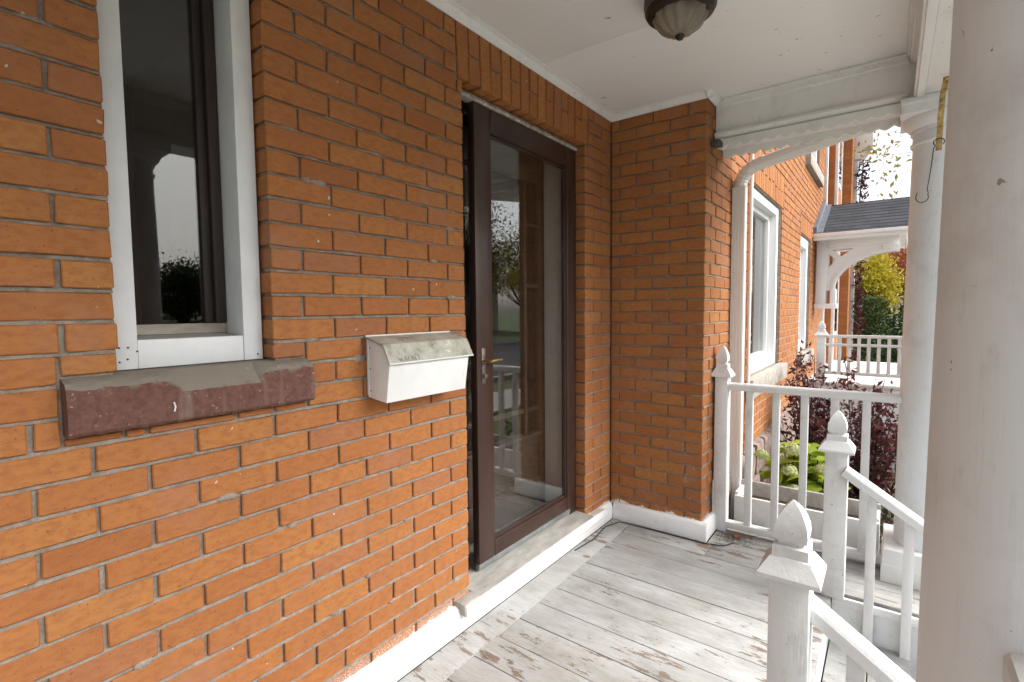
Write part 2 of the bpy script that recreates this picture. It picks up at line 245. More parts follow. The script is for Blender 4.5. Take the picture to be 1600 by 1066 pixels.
# ------------------------------------------------------------------ object helpers
WL = {}                                   # world location of every object
def link(o, loc, parent=None):
    COL.objects.link(o); o.location = loc; WL[o.name] = Vector(loc)
    if parent is not None:
        o.parent = parent; o.matrix_parent_inverse = Matrix.Translation(-WL[parent.name])
    return o
def tag(o, label=None, cat=None, group=None, kind=None):
    if label: o['label'] = label
    if cat: o['category'] = cat
    if group: o['group'] = group
    if kind: o['kind'] = kind
    return o
def empty(name, loc, label=None, cat=None, group=None):
    o = bpy.data.objects.new(name, None); o.empty_display_size = 0.1; link(o, loc); return tag(o, label, cat, group)
class MB:
    def __init__(s): s.v = []; s.f = []
    def add(s, vs, fs):
        k = len(s.v); s.v += [tuple(v) for v in vs]; s.f += [tuple(i+k for i in f) for f in fs]; return s
    def box(s, x0, x1, y0, y1, z0, z1):
        return s.add([(x0, y0, z0), (x1, y0, z0), (x1, y1, z0), (x0, y1, z0), (x0, y0, z1), (x1, y0, z1), (x1, y1, z1), (x0, y1, z1)],
                     [(0, 3, 2, 1), (4, 5, 6, 7), (0, 1, 5, 4), (1, 2, 6, 5), (2, 3, 7, 6), (3, 0, 4, 7)])
    def ext(s, pts, axis, a, b):
        n = len(pts)
        def P(p, t): return {'X': (t, p[0], p[1]), 'Y': (p[0], t, p[1]), 'Z': (p[0], p[1], t)}[axis]
        return s.add([P(p, a) for p in pts]+[P(p, b) for p in pts], [tuple(range(n))[::-1], tuple(range(n, 2*n))]+[(i, (i+1) % n, n+(i+1) % n, n+i) for i in range(n)])
    def loft(s, cx, cy, prof, n=4, rot=None, cap=True):
        # prof: (radius or half width, z); n==4 makes a square section
        vs = []; fs = []
        for hw, z in prof:
            for i in range(n):
                if n == 4: dx, dy = ((-1, -1), (1, -1), (1, 1), (-1, 1))[i]
                else: a = 2*math.pi*i/n; dx, dy = math.cos(a), math.sin(a)
                vs.append((cx+hw*dx, cy+hw*dy, z))
        for j in range(len(prof)-1):
            for i in range(n): fs.append((j*n+i, j*n+(i+1) % n, (j+1)*n+(i+1) % n, (j+1)*n+i))
        if cap: fs.append(tuple(range(n))[::-1]); fs.append(tuple(range((len(prof)-1)*n, len(prof)*n)))
        return s.add(vs, fs)
    def tube(s, path, r, n=8, cap=True):
        path = [Vector(p) for p in path]; m = len(path); rr = r if hasattr(r, '__len__') else [r]*m
        up = None; vs = []; fs = []
        for i, p in enumerate(path):
            d = (path[min(i+1, m-1)]-path[max(i-1, 0)]).normalized()
            if up is None: up = d.orthogonal().normalized()
            up = (up-d*up.dot(d)); up = up.normalized() if up.length > 1e-6 else d.orthogonal().normalized()
            sd_ = d.cross(up)
            for k in range(n):
                a = 2*math.pi*k/n; vs.append(p+(up*math.cos(a)+sd_*math.sin(a))*rr[i])
        for i in range(m-1):
            for k in range(n): fs.append((i*n+k, i*n+(k+1) % n, (i+1)*n+(k+1) % n, (i+1)*n+k))
        if cap: fs.append(tuple(range(n))[::-1]); fs.append(tuple(range((m-1)*n, m*n)))
        return s.add(vs, fs)
    def build(s, name, mat, parent=None, bevel=0, seg=2, smooth=None, label=None, cat=None, group=None, kind=None, recalc=True):
        lo = [min(v[i] for v in s.v) for i in range(3)]; hi = [max(v[i] for v in s.v) for i in range(3)]
        c = Vector(((lo[0]+hi[0])/2, (lo[1]+hi[1])/2, lo[2]))
        me = bpy.data.meshes.new(name); me.from_pydata([(v[0]-c.x, v[1]-c.y, v[2]-c.z) for v in s.v], [], s.f)
        if recalc or bevel:
            bm = bmesh.new(); bm.from_mesh(me)
            if recalc: bmesh.ops.recalc_face_normals(bm, faces=bm.faces)
            if bevel:
                ed = [e for e in bm.edges if len(e.link_faces) == 2 and e.calc_face_angle(0) > R(28)]
                bmesh.ops.bevel(bm, geom=ed, offset=bevel, segments=seg, profile=0.5, affect='EDGES', clamp_overlap=True)
            bm.to_mesh(me); bm.free()
        if smooth or bevel:
            me.shade_smooth(); me.set_sharp_from_angle(angle=R(smooth or 35))
        me.materials.append(M[mat] if isinstance(mat, str) else mat)
        o = bpy.data.objects.new(name, me); link(o, c, parent); return tag(o, label, cat, group, kind)
def box(name, mat, dims, parent=None, **kw): return MB().box(*dims).build(name, mat, parent, **kw)

# ------------------------------------------------------------------ ground, street
g = MB(); g.add([(-150, -200, -.72), (200, -200, -.72), (200, 300, -.72), (-150, 300, -.72)], [(0, 1, 2, 3)])
g.build('ground', 'grass', recalc=False, kind='structure')
g = MB(); g.box(.55, 2.1, 1.80, 5.45, -.8, -.70); g.build('garden_bed', 'soil', kind='structure')
g = MB(); g.box(1.80, 4.2, -6.0, 1.75, -.8, -.69); g.build('added_bounce_paving', 'concrete', kind='structure')  # unseen concrete paving, added to bounce light up onto the porch ceiling
g = MB(); g.box(4.2, 5.6, -80, 160, -.85, -.67); g.build('sidewalk', 'concrete', kind='structure')
g = MB(); g.box(7.0, 15.5, -80, 200, -.95, -.716); g.build('road', 'asphalt', kind='structure')
for x in (6.85, 15.5):
    g = MB(); g.box(x, x+.15, -80, 200, -.9, -.60); g.build('kerb', 'concrete', kind='structure')

# ------------------------------------------------------------------ brick house
C_ = 0.0685; LB = 0.2055; JT = 0.0082
XB, YC = 0.575, 1.347                     # return wall: its outer corner
house = empty('brick_house', (0, 0, -.7), 'orange brick house with the porch, its front wall, return wall and street wall', 'house')
wa = MB()
for y0, y1, z0, z1 in [(-3.2, -1.190, -.72, 2.7), (-1.190, -.810, -.72, .985), (-1.190, -.810, 2.28, 2.7), (-.810, -.014, -.72, 2.7),
                       (-.014, 1.029, -.72, -.056), (-.014, 1.029, 2.128, 2.7), (1.029, 1.5, -.72, 2.7)]:
    wa.box(-.26, -.0095, y0, y1, z0, z1)
WA = wa.build('wall', 'mortar', house, label='front wall beside the brown storm door')
wb = MB().box(0, XB-.0095, YC+.0095, 1.6, -.72, 2.7); WB = wb.build('wall', 'mortar', house, label='return wall closing the end of the porch')
wc = MB(); XC = XB-.0095
CY1 = 7.15; CTOP = 4.9
W1 = (2.50, 3.72, .66, 2.10); W2 = (4.95, 5.80, .66, 2.02); W3 = (5.25, 6.45, 2.95, 4.4)
for y0, y1, z0, z1 in [(1.6, W1[0], -.72, CTOP), (W1[0], W1[1], -.72, W1[2]), (W1[0], W1[1], W1[3], CTOP), (W1[1], W2[0], -.72, CTOP),
                       (W2[0], W2[1], -.72, W2[2]), (W2[0], W3[0], W2[3], CTOP), (W3[0], W2[1], W2[3], W3[2]), (W2[1], W3[1], -.72, W3[2]),
                       (W3[0], W3[1], W3[3], CTOP), (W3[1], CY1, -.72, CTOP)]:
    wc.box(.30, XC, y0, y1, z0, z1)
wc.box(.30, XC, YC+.01, 1.6, 2.7, CTOP)
WC = wc.build('wall', 'mortar', house, label='sunlit street wall beyond the porch')

# ---- bricks: gather every brick of the house, then split the largest 300 from the rest
BR = []       # (wall, orient, centre(u,v), L, H, depth, tilt)
def sub_rect(rs, o):
    out = []
    for (a, b, c, d) in rs:
        if o[0] >= b-1e-6 or o[1] <= a+1e-6 or o[2] >= d-1e-6 or o[3] <= c+1e-6: out.append((a, b, c, d)); continue
        if o[0] > a: out.append((a, o[0], c, d))
        if o[1] < b: out.append((o[1], b, c, d))
        m0, m1 = max(a, o[0]), min(b, o[1])
        if o[2] > c: out.append((m0, m1, c, o[2]))
        if o[3] < d: out.append((m0, m1, o[3], d))
    return [r for r in out if r[1]-r[0] > .022 and r[3]-r[2] > .018]
def put(wall, ori, u0, u1, v0, v1, openings=(), depth=.10, tilt=0.0):
    rs = [(u0, u1, v0, v1)]
    for o in openings: rs = sub_rect(rs, o)
    for a, b, c, d in rs:
        BR.append((wall, ori, (a+b)/2, (c+d)/2, b-a-JT*rnd.uniform(.75, 1.25), d-c-JT*rnd.uniform(.8, 1.2), depth, tilt))
opA = [(-1.178, -.822, .92, 2.265), (-1.285, -.718, .915, 1.045), (0, 1.015, -.050, 2.116), (-.035, 1.052, 2.110, 2.345)]
def rowz(r): return (30-r)*C_, (31-r)*C_
ROWJ = {}
for r in range(-7, 34):
    z0, z1 = rowz(r); zm = (z0+z1)/2; odd = r % 2
    if zm > 1.045: secs = [(-.822, 0, 'R'), (-3.0, -1.178, 'L')]
    elif zm > 0: secs = [(-3.0, 0, 'R')]
    else: secs = [(-3.0, 1.015, 'Z')]
    for a, b, kind in secs:
        # walk from the right-hand jamb to the left
        y = 0 if kind == 'Z' else b
        first = (.1028 if odd else LB) if kind != 'L' else (LB if odd else .0985)
        if kind == 'Z':
            yy = -.1028 if odd else 0.0
            while yy < 1.0: put(WA, 'X', yy, min(yy+LB, 1.015), z0, z1, opA); yy += LB
            y = -.1028 if odd else 0.0; first = LB
        while y > a+.03:
            L = first; first = LB
            put(WA, 'X', max(y-L, a), y, z0, z1, opA); y -= L
    if odd: put(WA, 'X', 1.015, 1.118, z0, z1, opA); put(WA, 'X', 1.118, YC-.002, z0, z1, opA)
    else: put(WA, 'X', 1.015, 1.2205, z0, z1, opA); put(WA, 'X', 1.2205, YC-.002, z0, z1, opA)
    # return wall (faces -Y)
    if odd:
        put(WB, 'Y', XB-.1028, XB, z0, z1, depth=.197); put(WB, 'Y', XB-.1028-LB, XB-.1028, z0, z1); put(WB, 'Y', XB-.1028-2*LB, XB-.1028-LB, z0, z1); put(WB, 'Y', .001, XB-.1028-2*LB, z0, z1)
    else:
        put(WB, 'Y', XB-LB, XB, z0, z1); put(WB, 'Y', XB-2*LB, XB-LB, z0, z1); put(WB, 'Y', .001, XB-2*LB, z0, z1)
# flat arch over the storm door: soldiers, every second one in two pieces
def arch(wall, ori, u0, u1, v0, v1, n, split=True):
    wd = (u1-u0)/n
    for i in range(n):
        a = u0+i*wd; t = (i-(n-1)/2)/(n-1)*0.10
        if i % 2 == 0 or not split: put(wall, ori, a, a+wd, v0, v1, tilt=t)
        else:
            m = v0+(v1-v0)*(.46+.06*rnd.random()); put(wall, ori, a, a+wd, v0, m, tilt=t); put(wall, ori, a, a+wd, m, v1, tilt=t)
arch(WA, 'X', -.033, 1.050, 2.112, 2.342, 15)
opC = [W1, W2, W3, (W1[0]-.08, W1[1]+.08, W1[3]-.001, W1[3]+.30), (W2[0]-.05, W2[1]+.05, W2[3]-.001, W2[3]+.21), (W1[0]-.14, W1[1]+.14, .515, .662), (W2[0]-.12, W2[1]+.12, .515, .662), (W3[0]-.1, W3[1]+.1, 2.80, 2.952)]
for r in range(-40, 29):
    z0, z1 = rowz(r); odd = r % 2
    y = YC+(.1995 if odd else .103) if z1 < 2.75 else YC+(.0 if odd else -.1)
    while y < CY1-.02:
        put(WC, 'X', y, min(y+LB, CY1), z0, z1, opC); y += LB
arch(WC, 'X', W1[0]-.078, W1[1]+.078, W1[3]+.001, W1[3]+.298, 19)
arch(WC, 'X', W2[0]-.048, W2[1]+.048, W2[3]+.001, W2[3]+.208, 12, False)

def brick_geo(L, H, D, q):
    """rounded, slightly uneven brick: u along the course, v up, w out of the wall (front at 0)"""
    c = .0034; j = lambda s: q.uniform(-s, s)
    a, b = L/2, H/2
    pts = [(-a+c, -b), (j(L*.2), -b+j(.0012)), (a-c, -b), (a, -b+c), (a, b-c), (a-c, b), (j(L*.2), b+j(.0012)), (-a+c, b), (-a, b-c), (-a, -b+c)]
    for _ in range(q.choice((0, 0, 0, 1))):        # chipped corners
        k = q.choice((0, 2, 5, 7)); d = q.uniform(.002, .007); pts[k] = (pts[k][0]-math.copysign(d, pts[k][0]), pts[k][1]-math.copysign(d*.12, pts[k][1])); k2 = {0: 9, 2: 3, 5: 4, 7: 8}[k]; pts[k2] = (pts[k2][0]-math.copysign(d*.1, pts[k2][0]), pts[k2][1]-math.copysign(d*.7, pts[k2][1]))
    pts = [(u+j(.0014), v+j(.0011)) for u, v in pts]
    e = .0028; n = 10; vs = []
    for u, v in pts: vs.append((u*(1-e/a), v*(1-e/b), j(.0004)))
    for u, v in pts: vs.append((u, v, -.0030+j(.0006)))
    for u, v in pts: vs.append((u, v, -D))
    fs = [tuple(range(n))]
    for k in (0, n):
        for i in range(n): fs.append((k+i, k+n+i, k+n+(i+1) % n, k+(i+1) % n))
    return vs, fs
def orient(vs, ori):        # local (u,v,w) -> local xyz
    return [(w_, u, v) for u, v, w_ in vs] if ori == 'X' else [(u, -w_, v) for u, v, w_ in vs]
def brick_place(wall, u, v):
    if wall is WA: return Vector((0, u, v))
    if wall is WB: return Vector((u, YC, v))
    return Vector((XB, u, v))
def area(b):
    wall, ori, u, v, L, H, D, t = b
    cs = [proj(brick_place(wall, u+s*L/2, v+q*H/2)) for s, q in ((-1, -1), (1, -1), (1, 1), (-1, 1))]
    if any(c is None for c in cs): return 0
    if max(c[0] for c in cs) < 8 or min(c[0] for c in cs) > 1130 or max(c[1] for c in cs) < 8 or min(c[1] for c in cs) > 1058: return 0
    return abs(sum(cs[i][0]*cs[(i+1) % 4][1]-cs[(i+1) % 4][0]*cs[i][1] for i in range(4)))/2
BR.sort(key=area, reverse=True)
pool = {}
rest = {}
for i, b in enumerate(BR):
    wall, ori, u, v, L, H, D, t = b
    off = rnd.uniform(-.0016, .0016)
    if i < 300 and area(b) > 0:
        key = None
        if D == .10:
            if abs(L-(LB-JT)) < .004 and abs(H-(C_-JT)) < .004: key = ('f', ori, rnd.randrange(14))
            elif abs(L-(.1028-JT)) < .006 and abs(H-(C_-JT)) < .004: key = ('h', ori, rnd.randrange(8))
        if key and key in pool: me = pool[key]
        else:
            vs, fs = brick_geo(L, H, D, rnd); me = bpy.data.meshes.new('brick'); me.from_pydata(orient(vs, ori), [], fs); me.materials.append(M['brick']); me.update()
            if key: pool[key] = me
        o = bpy.data.objects.new('brick', me); p = brick_place(wall, u+rnd.uniform(-.0015, .0015), v+rnd.uniform(-.0012, .0012))
        p += Vector((off, 0, 0)) if ori == 'X' else Vector((0, -off, 0)); link(o, p, wall)
        a = rnd.gauss(0, .0035)+t
        o.rotation_euler = (-a if ori == 'X' else 0, a if ori == 'Y' else 0, 0)
    else:
        vs, fs = brick_geo(L, H, D, rnd); a = rnd.gauss(0, .003)+t; ca, sa = math.cos(a), math.sin(a)
        vs = [(x*ca+y*sa, -x*sa+y*ca, z+off) for x, y, z in vs]
        p = brick_place(wall, u, v); rest.setdefault(wall.name, (wall, MB()))[1].add([Vector(q)+p for q in orient(vs, ori)], fs)
for wall, mb in rest.values(): mb.build('brick_facing', 'brick', wall, kind='stuff', recalc=False)
# struck bed joints: flush with the brick below, cut back under the brick above
def bed(mb, wall, ori, a, b, z):
    n = max(2, int((b-a)/.035)); vs = []
    for k in range(n+1):
        u = a+(b-a)*k/n; f0 = rnd.uniform(-.0042, -.0012); f1 = rnd.uniform(-.0088, -.0050)
        if rnd.random() < .06: f0 = f1 = .0008
        vs += [(u, z-JT*.62, f0-.004), (u, z-JT*.5, f0), (u, z+JT*.34+rnd.uniform(-.001, .001), f1), (u, z+JT*.6, f1-.002)]
    p0 = brick_place(wall, 0, 0); mb.add([Vector(q_)+p0 for q_ in orient(vs, ori)], [(4*k+i, 4*k+4+i, 4*k+5+i, 4*k+1+i) for k in range(n) for i in range(3)])
def gaps(a, b, z, ops):
    iv = [(a, b)]
    for o in ops:
        if o[2]-.004 < z < o[3]+.004: iv = [p for i in iv for p in ((i[0], min(i[1], o[0]-.0055)), (max(i[0], o[1]+.0055), i[1])) if p[1]-p[0] > .02]
    return iv
ba, bb, bc = MB(), MB(), MB()
for r in range(-6, 34):
    z = (30-r)*C_
    for a, b in gaps(-2.2, YC-.004, z, opA): bed(ba, WA, 'X', a, b, z)
    bed(bb, WB, 'Y', .004, XB-.004, z)
for r in range(-40, 28):
    z = (30-r)*C_
    for a, b in gaps(YC+.004 if z < 2.6 else YC, CY1, z, opC): bed(bc, WC, 'X', a, b, z)
for mb_, w_ in ((ba, WA), (bb, WB), (bc, WC)): mb_.build('bed_joints', 'mortar', w_, recalc=False, smooth=50, kind='stuff')
# smeared mortar lumps in the joints
for k in range(26):
    r = rnd.randrange(2, 31); z = (30-r)*C_; y = rnd.choice([rnd.uniform(-.8, -.02), rnd.uniform(-1.35, -.1)])
    if z > .85 and -1.3 < y < -.7: continue
    n = 9; L_, H_ = rnd.uniform(.012, .03), rnd.uniform(.006, .012); m = MB()
    vs = [(.0035, y, z)]+[(.0005, y+math.cos(2*math.pi*i/n)*L_*rnd.uniform(.7, 1.2), z+math.sin(2*math.pi*i/n)*H_*rnd.uniform(.7, 1.2)) for i in range(n)]+[(-.006, y+math.cos(2*math.pi*i/n)*L_*1.1, z+math.sin(2*math.pi*i/n)*H_*1.1) for i in range(n)]
    m.add(vs, [(0, 1+i, 1+(i+1) % n) for i in range(n)]+[(1+i, 1+n+i, 1+n+(i+1) % n, 1+(i+1) % n) for i in range(n)]); m.build('mortar_lump', 'mortar', WA, smooth=60)

# rooms behind the openings
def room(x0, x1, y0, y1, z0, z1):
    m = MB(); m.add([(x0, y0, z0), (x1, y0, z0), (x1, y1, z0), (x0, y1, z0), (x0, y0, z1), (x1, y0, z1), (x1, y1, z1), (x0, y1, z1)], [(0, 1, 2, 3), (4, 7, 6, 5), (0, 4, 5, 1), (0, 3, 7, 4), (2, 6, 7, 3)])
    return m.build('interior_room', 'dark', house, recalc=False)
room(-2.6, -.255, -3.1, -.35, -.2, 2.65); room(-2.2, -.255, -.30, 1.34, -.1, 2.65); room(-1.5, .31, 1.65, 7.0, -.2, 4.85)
box('roof', 'roofing', (-4.0, .9, -3.4, 7.3, CTOP, CTOP+.15), house)
box('upper_wall', 'brick', (-.2, .0, -3.2, YC, 2.72, CTOP), house)

# ---- narrow window left of the pier
win = empty('window', (0, -1.0, 1.05)); win.parent = house; win.matrix_parent_inverse = Matrix.Translation(-WL[house.name])
WL[win.name] = Vector((0, -1.0, 1.05))
fz1 = 2.262; wx = -.050
m = MB(); m.box(wx-.135, wx, -1.176, -1.128, 1.047, fz1); m.build('casing', 'aluminium', win, bevel=.002)
m = MB(); m.ext([(wx, -.8245), (wx, -.877), (wx-.10, -.872), (wx-.135, -.872), (wx-.135, -.8245)], 'Z', 1.047, fz1); m.build('casing', 'aluminium', win, bevel=.002)
m = MB(); m.box(wx-.03, wx-.002, -1.1275, -.8775, 1.047, 1.117); m.build('bottom_casing', 'aluminium', win, bevel=.002)
box('top_casing', 'aluminium', (wx-.135, wx-.002, -1.1275, -.8775, 2.2, fz1), win, bevel=.002)
m = MB(); m.ext([(wx-.031, 1.05), (wx-.031, 1.115), (wx-.12, 1.124), (wx-.12, 1.05)], 'Y', -1.127, -.878); m.build('window_ledge', 'threshold', win)
sx_ = wx-.115
m = MB(); m.box(sx_-.03, sx_, -1.127, -.873, 1.1245, 1.152); m.build('sash_rail', 'weathered', win, bevel=.002)
m = MB(); m.box(sx_-.04, sx_+.008, -.902, -.8725, 1.1525, 2.2); m.build('sash_stile', 'darkwood', win, bevel=.003)
m = MB(); m.box(sx_-.04, sx_-.006, -.926, -.9025, 1.1525, 2.2); m.build('sash_stile', 'darkwood', win, bevel=.003)
m = MB(); m.box(sx_-.04, sx_, -1.127, -1.112, 1.1525, 2.2); m.build('sash_stile', 'darkwood', win, bevel=.003)
th = R(1.25); yc_ = -1.019; pv_ = []
for dx_ in (.002, -.002):
    for yy_ in (-.091, .091): pv_.append((sx_-.022+dx_-math.sin(th)*yy_*-1, yc_+yy_*math.cos(th)))
m = MB(); m.ext([pv_[0], pv_[1], pv_[3], pv_[2]], 'Z', 1.1525, 2.2); m.build('pane', 'glass', win)
for y, z in [(-1.166, 1.066), (-1.15, 1.072), (-1.166, 1.10), (-1.148, 1.10), (-1.13, 1.09), (-.84, 1.062)]:
    m = MB(); m.tube([(wx-.0005, y, z), (wx+.0018, y, z)], .0024, 8); m.build('nail_head', 'galv', win)
# stone sill
m = MB(); n = 60; ys = [-1.283+.566*k/n for k in range(n+1)]; vs = []; fs = []; q = random.Random(17); dep = 0.0; W_ = 9
for k, y in enumerate(ys):
    t = k/n; tgt = .024 if .36 < t < .73 else (.004+.006*math.sin(t*23)**2); dep += (tgt-dep)*.6; c1 = dep+q.uniform(-.0022, .0022); j = lambda a_: q.uniform(-a_, a_)
    vs += [(-.10, y, .918), (.030+j(.001), y, .918+j(.0012)), (.038+j(.0015), y, .926+j(.002)), (.039+j(.0015), y, .965+j(.003)), (.0385+j(.0015), y, 1.003-c1*.5), (.036-c1*.35+j(.0012), y, 1.024-c1*.75), (.028-c1*.9+j(.0012), y, 1.034-c1*.35), (-.010, y, 1.043+j(.0008)), (-.10, y, 1.0465)]
for k in range(n):
    for i in range(W_): fs.append((k*W_+i, k*W_+(i+1) % W_, (k+1)*W_+(i+1) % W_, (k+1)*W_+i))
fs += [tuple(range(W_)), tuple(range(n*W_, n*W_+W_))[::-1]]
m.add(vs, fs); SILL = m.build('stone_sill', 'sill', house, smooth=28, label='chipped purple brown stone sill under the narrow window')
m = MB(); m.tube([(.041, -1.088, .968), (.052, -1.089, .958), (.050, -1.091, .948)], .0018, 6); m.build('nail', 'enamel', SILL)

# ---- storm door
door = empty('storm_door', (0, .5, 0)); door.parent = house; door.matrix_parent_inverse = Matrix.Translation(-WL[house.name]); WL[door.name] = Vector((0, .5, 0))
tag(door, label='dark brown storm door with one tall glass pane')
x0, x1 = -.088, -.050; Y0, Y1, Z0, Z1 = .122, .942, .026, 2.080
def stile(y0, y1, z0, z1, nm):
    m = MB(); m.box(x0, x1, y0, y1, z0, z1); return m.build(nm, 'brown', door, bevel=.004)
GL, GR, GB, GT = .234, .900, .104, 1.972
stile(Y0, GL, Z0, Z1, 'stile'); stile(GR, Y1, Z0, Z1, 'stile')
stile(GL+.0005, GR-.0005, GT, Z1, 'top_rail'); stile(GL+.0005, GR-.0005, Z0, GB, 'bottom_rail')
for d in [(GL+.0005, GL+.012, GB+.0005, GT-.0005), (GR-.012, GR-.0005, GB+.0005, GT-.0005)]:
    m = MB(); m.box(x0+.006, x1-.008, d[0], d[1], d[2], d[3]); m.build('glazing_bead', 'brown', door, bevel=.002)
for z0, z1 in ((GB+.0005, GB+.012), (GT-.012, GT-.0005)):
    m = MB(); m.box(x0+.006, x1-.008, GL+.0125, GR-.0125, z0, z1); m.build('glazing_bead', 'brown', door, bevel=.002)
m = MB(); m.box(-.072, -.068, GL+.0125, GR-.0125, GB+.0125, GT-.0125); m.build('pane', 'doorglass', door)
m = MB(); m.box(-.080, -.056, Y0+.005, Y1-.002, -.004, .0255); m.build('door_sweep', 'strip', door, bevel=.002)
# latch
ly0 = .165
lt = MB(); lt.box(-.050, -.0465, ly0-.012, ly0+.012, .852, 1.012); LT = lt.build('latch_plate', 'steel', door, bevel=.001)
m = MB(); m.tube([(-.047, ly0, .955), (-.014, ly0+.001, .955), (-.006, ly0+.007, .955), (-.005, ly0+.025, .956), (-.008, ly0+.085, .957)], [.007, .007, .0075, .007, .005], 10); m.build('lever', 'brass', LT, smooth=40)
m = MB(); m.tube([(-.047, ly0, .888), (-.034, ly0, .888)], .010, 14); m.build('lock_cylinder', 'steel', LT, smooth=40)
# fixed brown jambs and head
m = MB(); m.box(-.16, -.096, .002, .055, -.04, 2.112); m.build('jamb', 'darkwood', door, bevel=.002)
m = MB(); m.box(-.16, -.110, .0555, .1215, -.04, 2.112); m.build('jamb', 'darkwood', door, bevel=.002)
m = MB(); m.box(-.16, -.058, .9445, 1.0135, -.04, 2.112); m.build('jamb', 'brown', door, bevel=.003)
m = MB(); m.box(-.16, -.096, .122, .944, 2.082, 2.112); m.build('head_jamb', 'brown', door, bevel=.002)
m = MB(); m.ext([(-.094, 2.082), (-.046, 2.082), (-.042, 2.090), (-.052, 2.108), (-.094, 2.111)], 'Y', .004, 1.008); m.build('head_flashing', 'flash', door, bevel=.002)
# inner white jamb board and the inner wooden door
m = MB(); m.box(-.225, -.100, .930, 1.012, -.03, 2.08); m.build('inner_jamb', 'white', door, bevel=.003)
m = MB(); m.box(-.225, -.162, .002, .05, .0, 2.08); m.build('inner_jamb', 'innerwood', door, bevel=.003)
idr = empty('inner_door', (-.25, .48, 0)); idr.parent = house; idr.matrix_parent_inverse = Matrix.Translation(-WL[house.name]); WL[idr.name] = Vector((-.25, .48, 0))
xi0, xi1 = -.275, -.232
for y0, y1, z0, z1, nm in [(.05, .17, .02, 2.06, 'stile'), (.885, 1.0, .02, 2.06, 'stile'), (.1705, .8845, 1.90, 2.06, 'rail'), (.1705, .8845, .02, .20, 'rail'), (.1705, .8845, .40, .475, 'rail'), (.742, .766, .4755, 1.8995, 'mullion')]:
    m = MB(); m.box(xi0, xi1, y0, y1, z0, z1); m.build(nm, 'innerwood', idr, bevel=.003)
for a, b in ((.1705, .7415), (.7665, .8845)):
    for z in ((.61,) if a < .5 else (.61, 1.32, 1.66)):
        m = MB(); m.box(xi0+.006, xi1-.004, a, b, z-.012, z+.012); m.build('muntin', 'innerwood', idr, bevel=.002)
m = MB(); m.box(xi0+.012, xi1-.012, .1705, .8845, .20, .40); m.build('lower_panel', 'innerwood', idr)
m = MB(); m.box(-.256, -.252, .1705, .8845, .4755, 1.8995); m.build('pane', 'glass', idr)
m = MB(); m.box(-.2315, -.205, .13, .90, .450, .478); m.build('panel_moulding', 'innerwood', idr, bevel=.006)
box('vestibule_floor', 'threshold', (-.42, -.161, .03, 1.0, -.04, -.008), door)
# threshold and baseboards
m = MB(); m.ext([(-.160, -.045), (.052, -.045), (.062, -.039), (.064, -.029), (.058, -.021), (-.160, -.009)], 'Y', .002, 1.013); m.build('threshold_top', 'threshold', door)
m = MB(); m.box(.002, .060, -.098, .0015, -.066, -.017); m.build('threshold_end', 'threshold', door, bevel=.004)
m = MB(); m.ext([(.002, -.070), (.064, -.070), (.068, -.063), (.068, -.033), (.062, -.024), (.002, -.036)], 'Y', -.092, 1.16); m.build('threshold_nosing', 'basewhite', door, bevel=.002)

# porch baseboards painted white
def baseprof(t, top): return [(.0, -.145), (t, -.145), (t, top-.030), (t-.006, top-.010), (t-.018, top), (.0, top+.002)]
m = MB(); m.ext([(x, z) for x, z in baseprof(.032, -.036)], 'Y', -3.0, YC-.03); m.build('baseboard', 'basewhite', house, bevel=.003)
m = MB(); m.ext([(YC-x, z) for x, z in baseprof(.032, -.040)], 'X', .033, XB+.034); m.build('baseboard', 'basewhite', house, bevel=.003)
m = MB(); m.ext([(XB+x, z) for x, z in baseprof(.032, -.040)], 'Y', YC+.001, 1.53); m.build('baseboard', 'basewhite', house, bevel=.003)

# ---- street wall windows, sills, foundation, downspout
def vinyl_window(y0, y1, z0, z1, nm='window', cas=.075):
    e = empty(nm, (XB, (y0+y1)/2, z0)); e.parent = house; e.matrix_parent_inverse = Matrix.Translation(-WL[house.name]); WL[e.name] = Vector((XB, (y0+y1)/2, z0))
    xo, xi = XB-.03, XB-.16
    for a, b, c, d in [(y0+.003, y0+cas, z0+.003, z1-.003), (y1-cas, y1-.003, z0+.003, z1-.003), (y0+cas+.0005, y1-cas-.0005, z1-cas, z1-.003), (y0+cas+.0005, y1-cas-.0005, z0+.003, z0+cas)]:
        m = MB(); m.box(xi, xo, a, b, c, d); m.build('frame', 'vinyl', e, bevel=.004)
    k = cas+.045
    for a, b, c, d in [(y0+cas, y0+k, z0+cas, z1-cas), (y1-k, y1-cas, z0+cas, z1-cas), (y0+k, y1-k, z1-k, z1-cas), (y0+k, y1-k, z0+cas, z0+k)]:
        m = MB(); m.box(xi+.005, xo-.06, a+.0005, b-.0005, c+.0005, d-.0005); m.build('sash', 'vinyl', e, bevel=.004)
    m = MB(); m.box(xo-.094, xo-.090, y0+k, y1-k, z0+k, z1-k); m.build('pane', 'glass', e); return e
vinyl_window(*W1); vinyl_window(*W2, cas=.12); vinyl_window(*W3)
for a, b, c, d, mt in [(W1[0]-.13, W1[1]+.13, .52, .658, 'greystone'), (W2[0]-.11, W2[1]+.11, .52, .658, 'greystone'), (W3[0]-.09, W3[1]+.09, 2.81, 2.948, 'greystone')]:
    m = MB(); m.box(XB-.12, XB+.055, a, b, c, d); m.build('stone_sill', mt, house, bevel=.008)
fd = box('foundation', 'mortar', (.45, XB-.002, 1.7, CY1, -.72, .135), house)
y = 1.72; zrow = [(-.70, -.42), (-.42, -.14), (-.14, .135)]
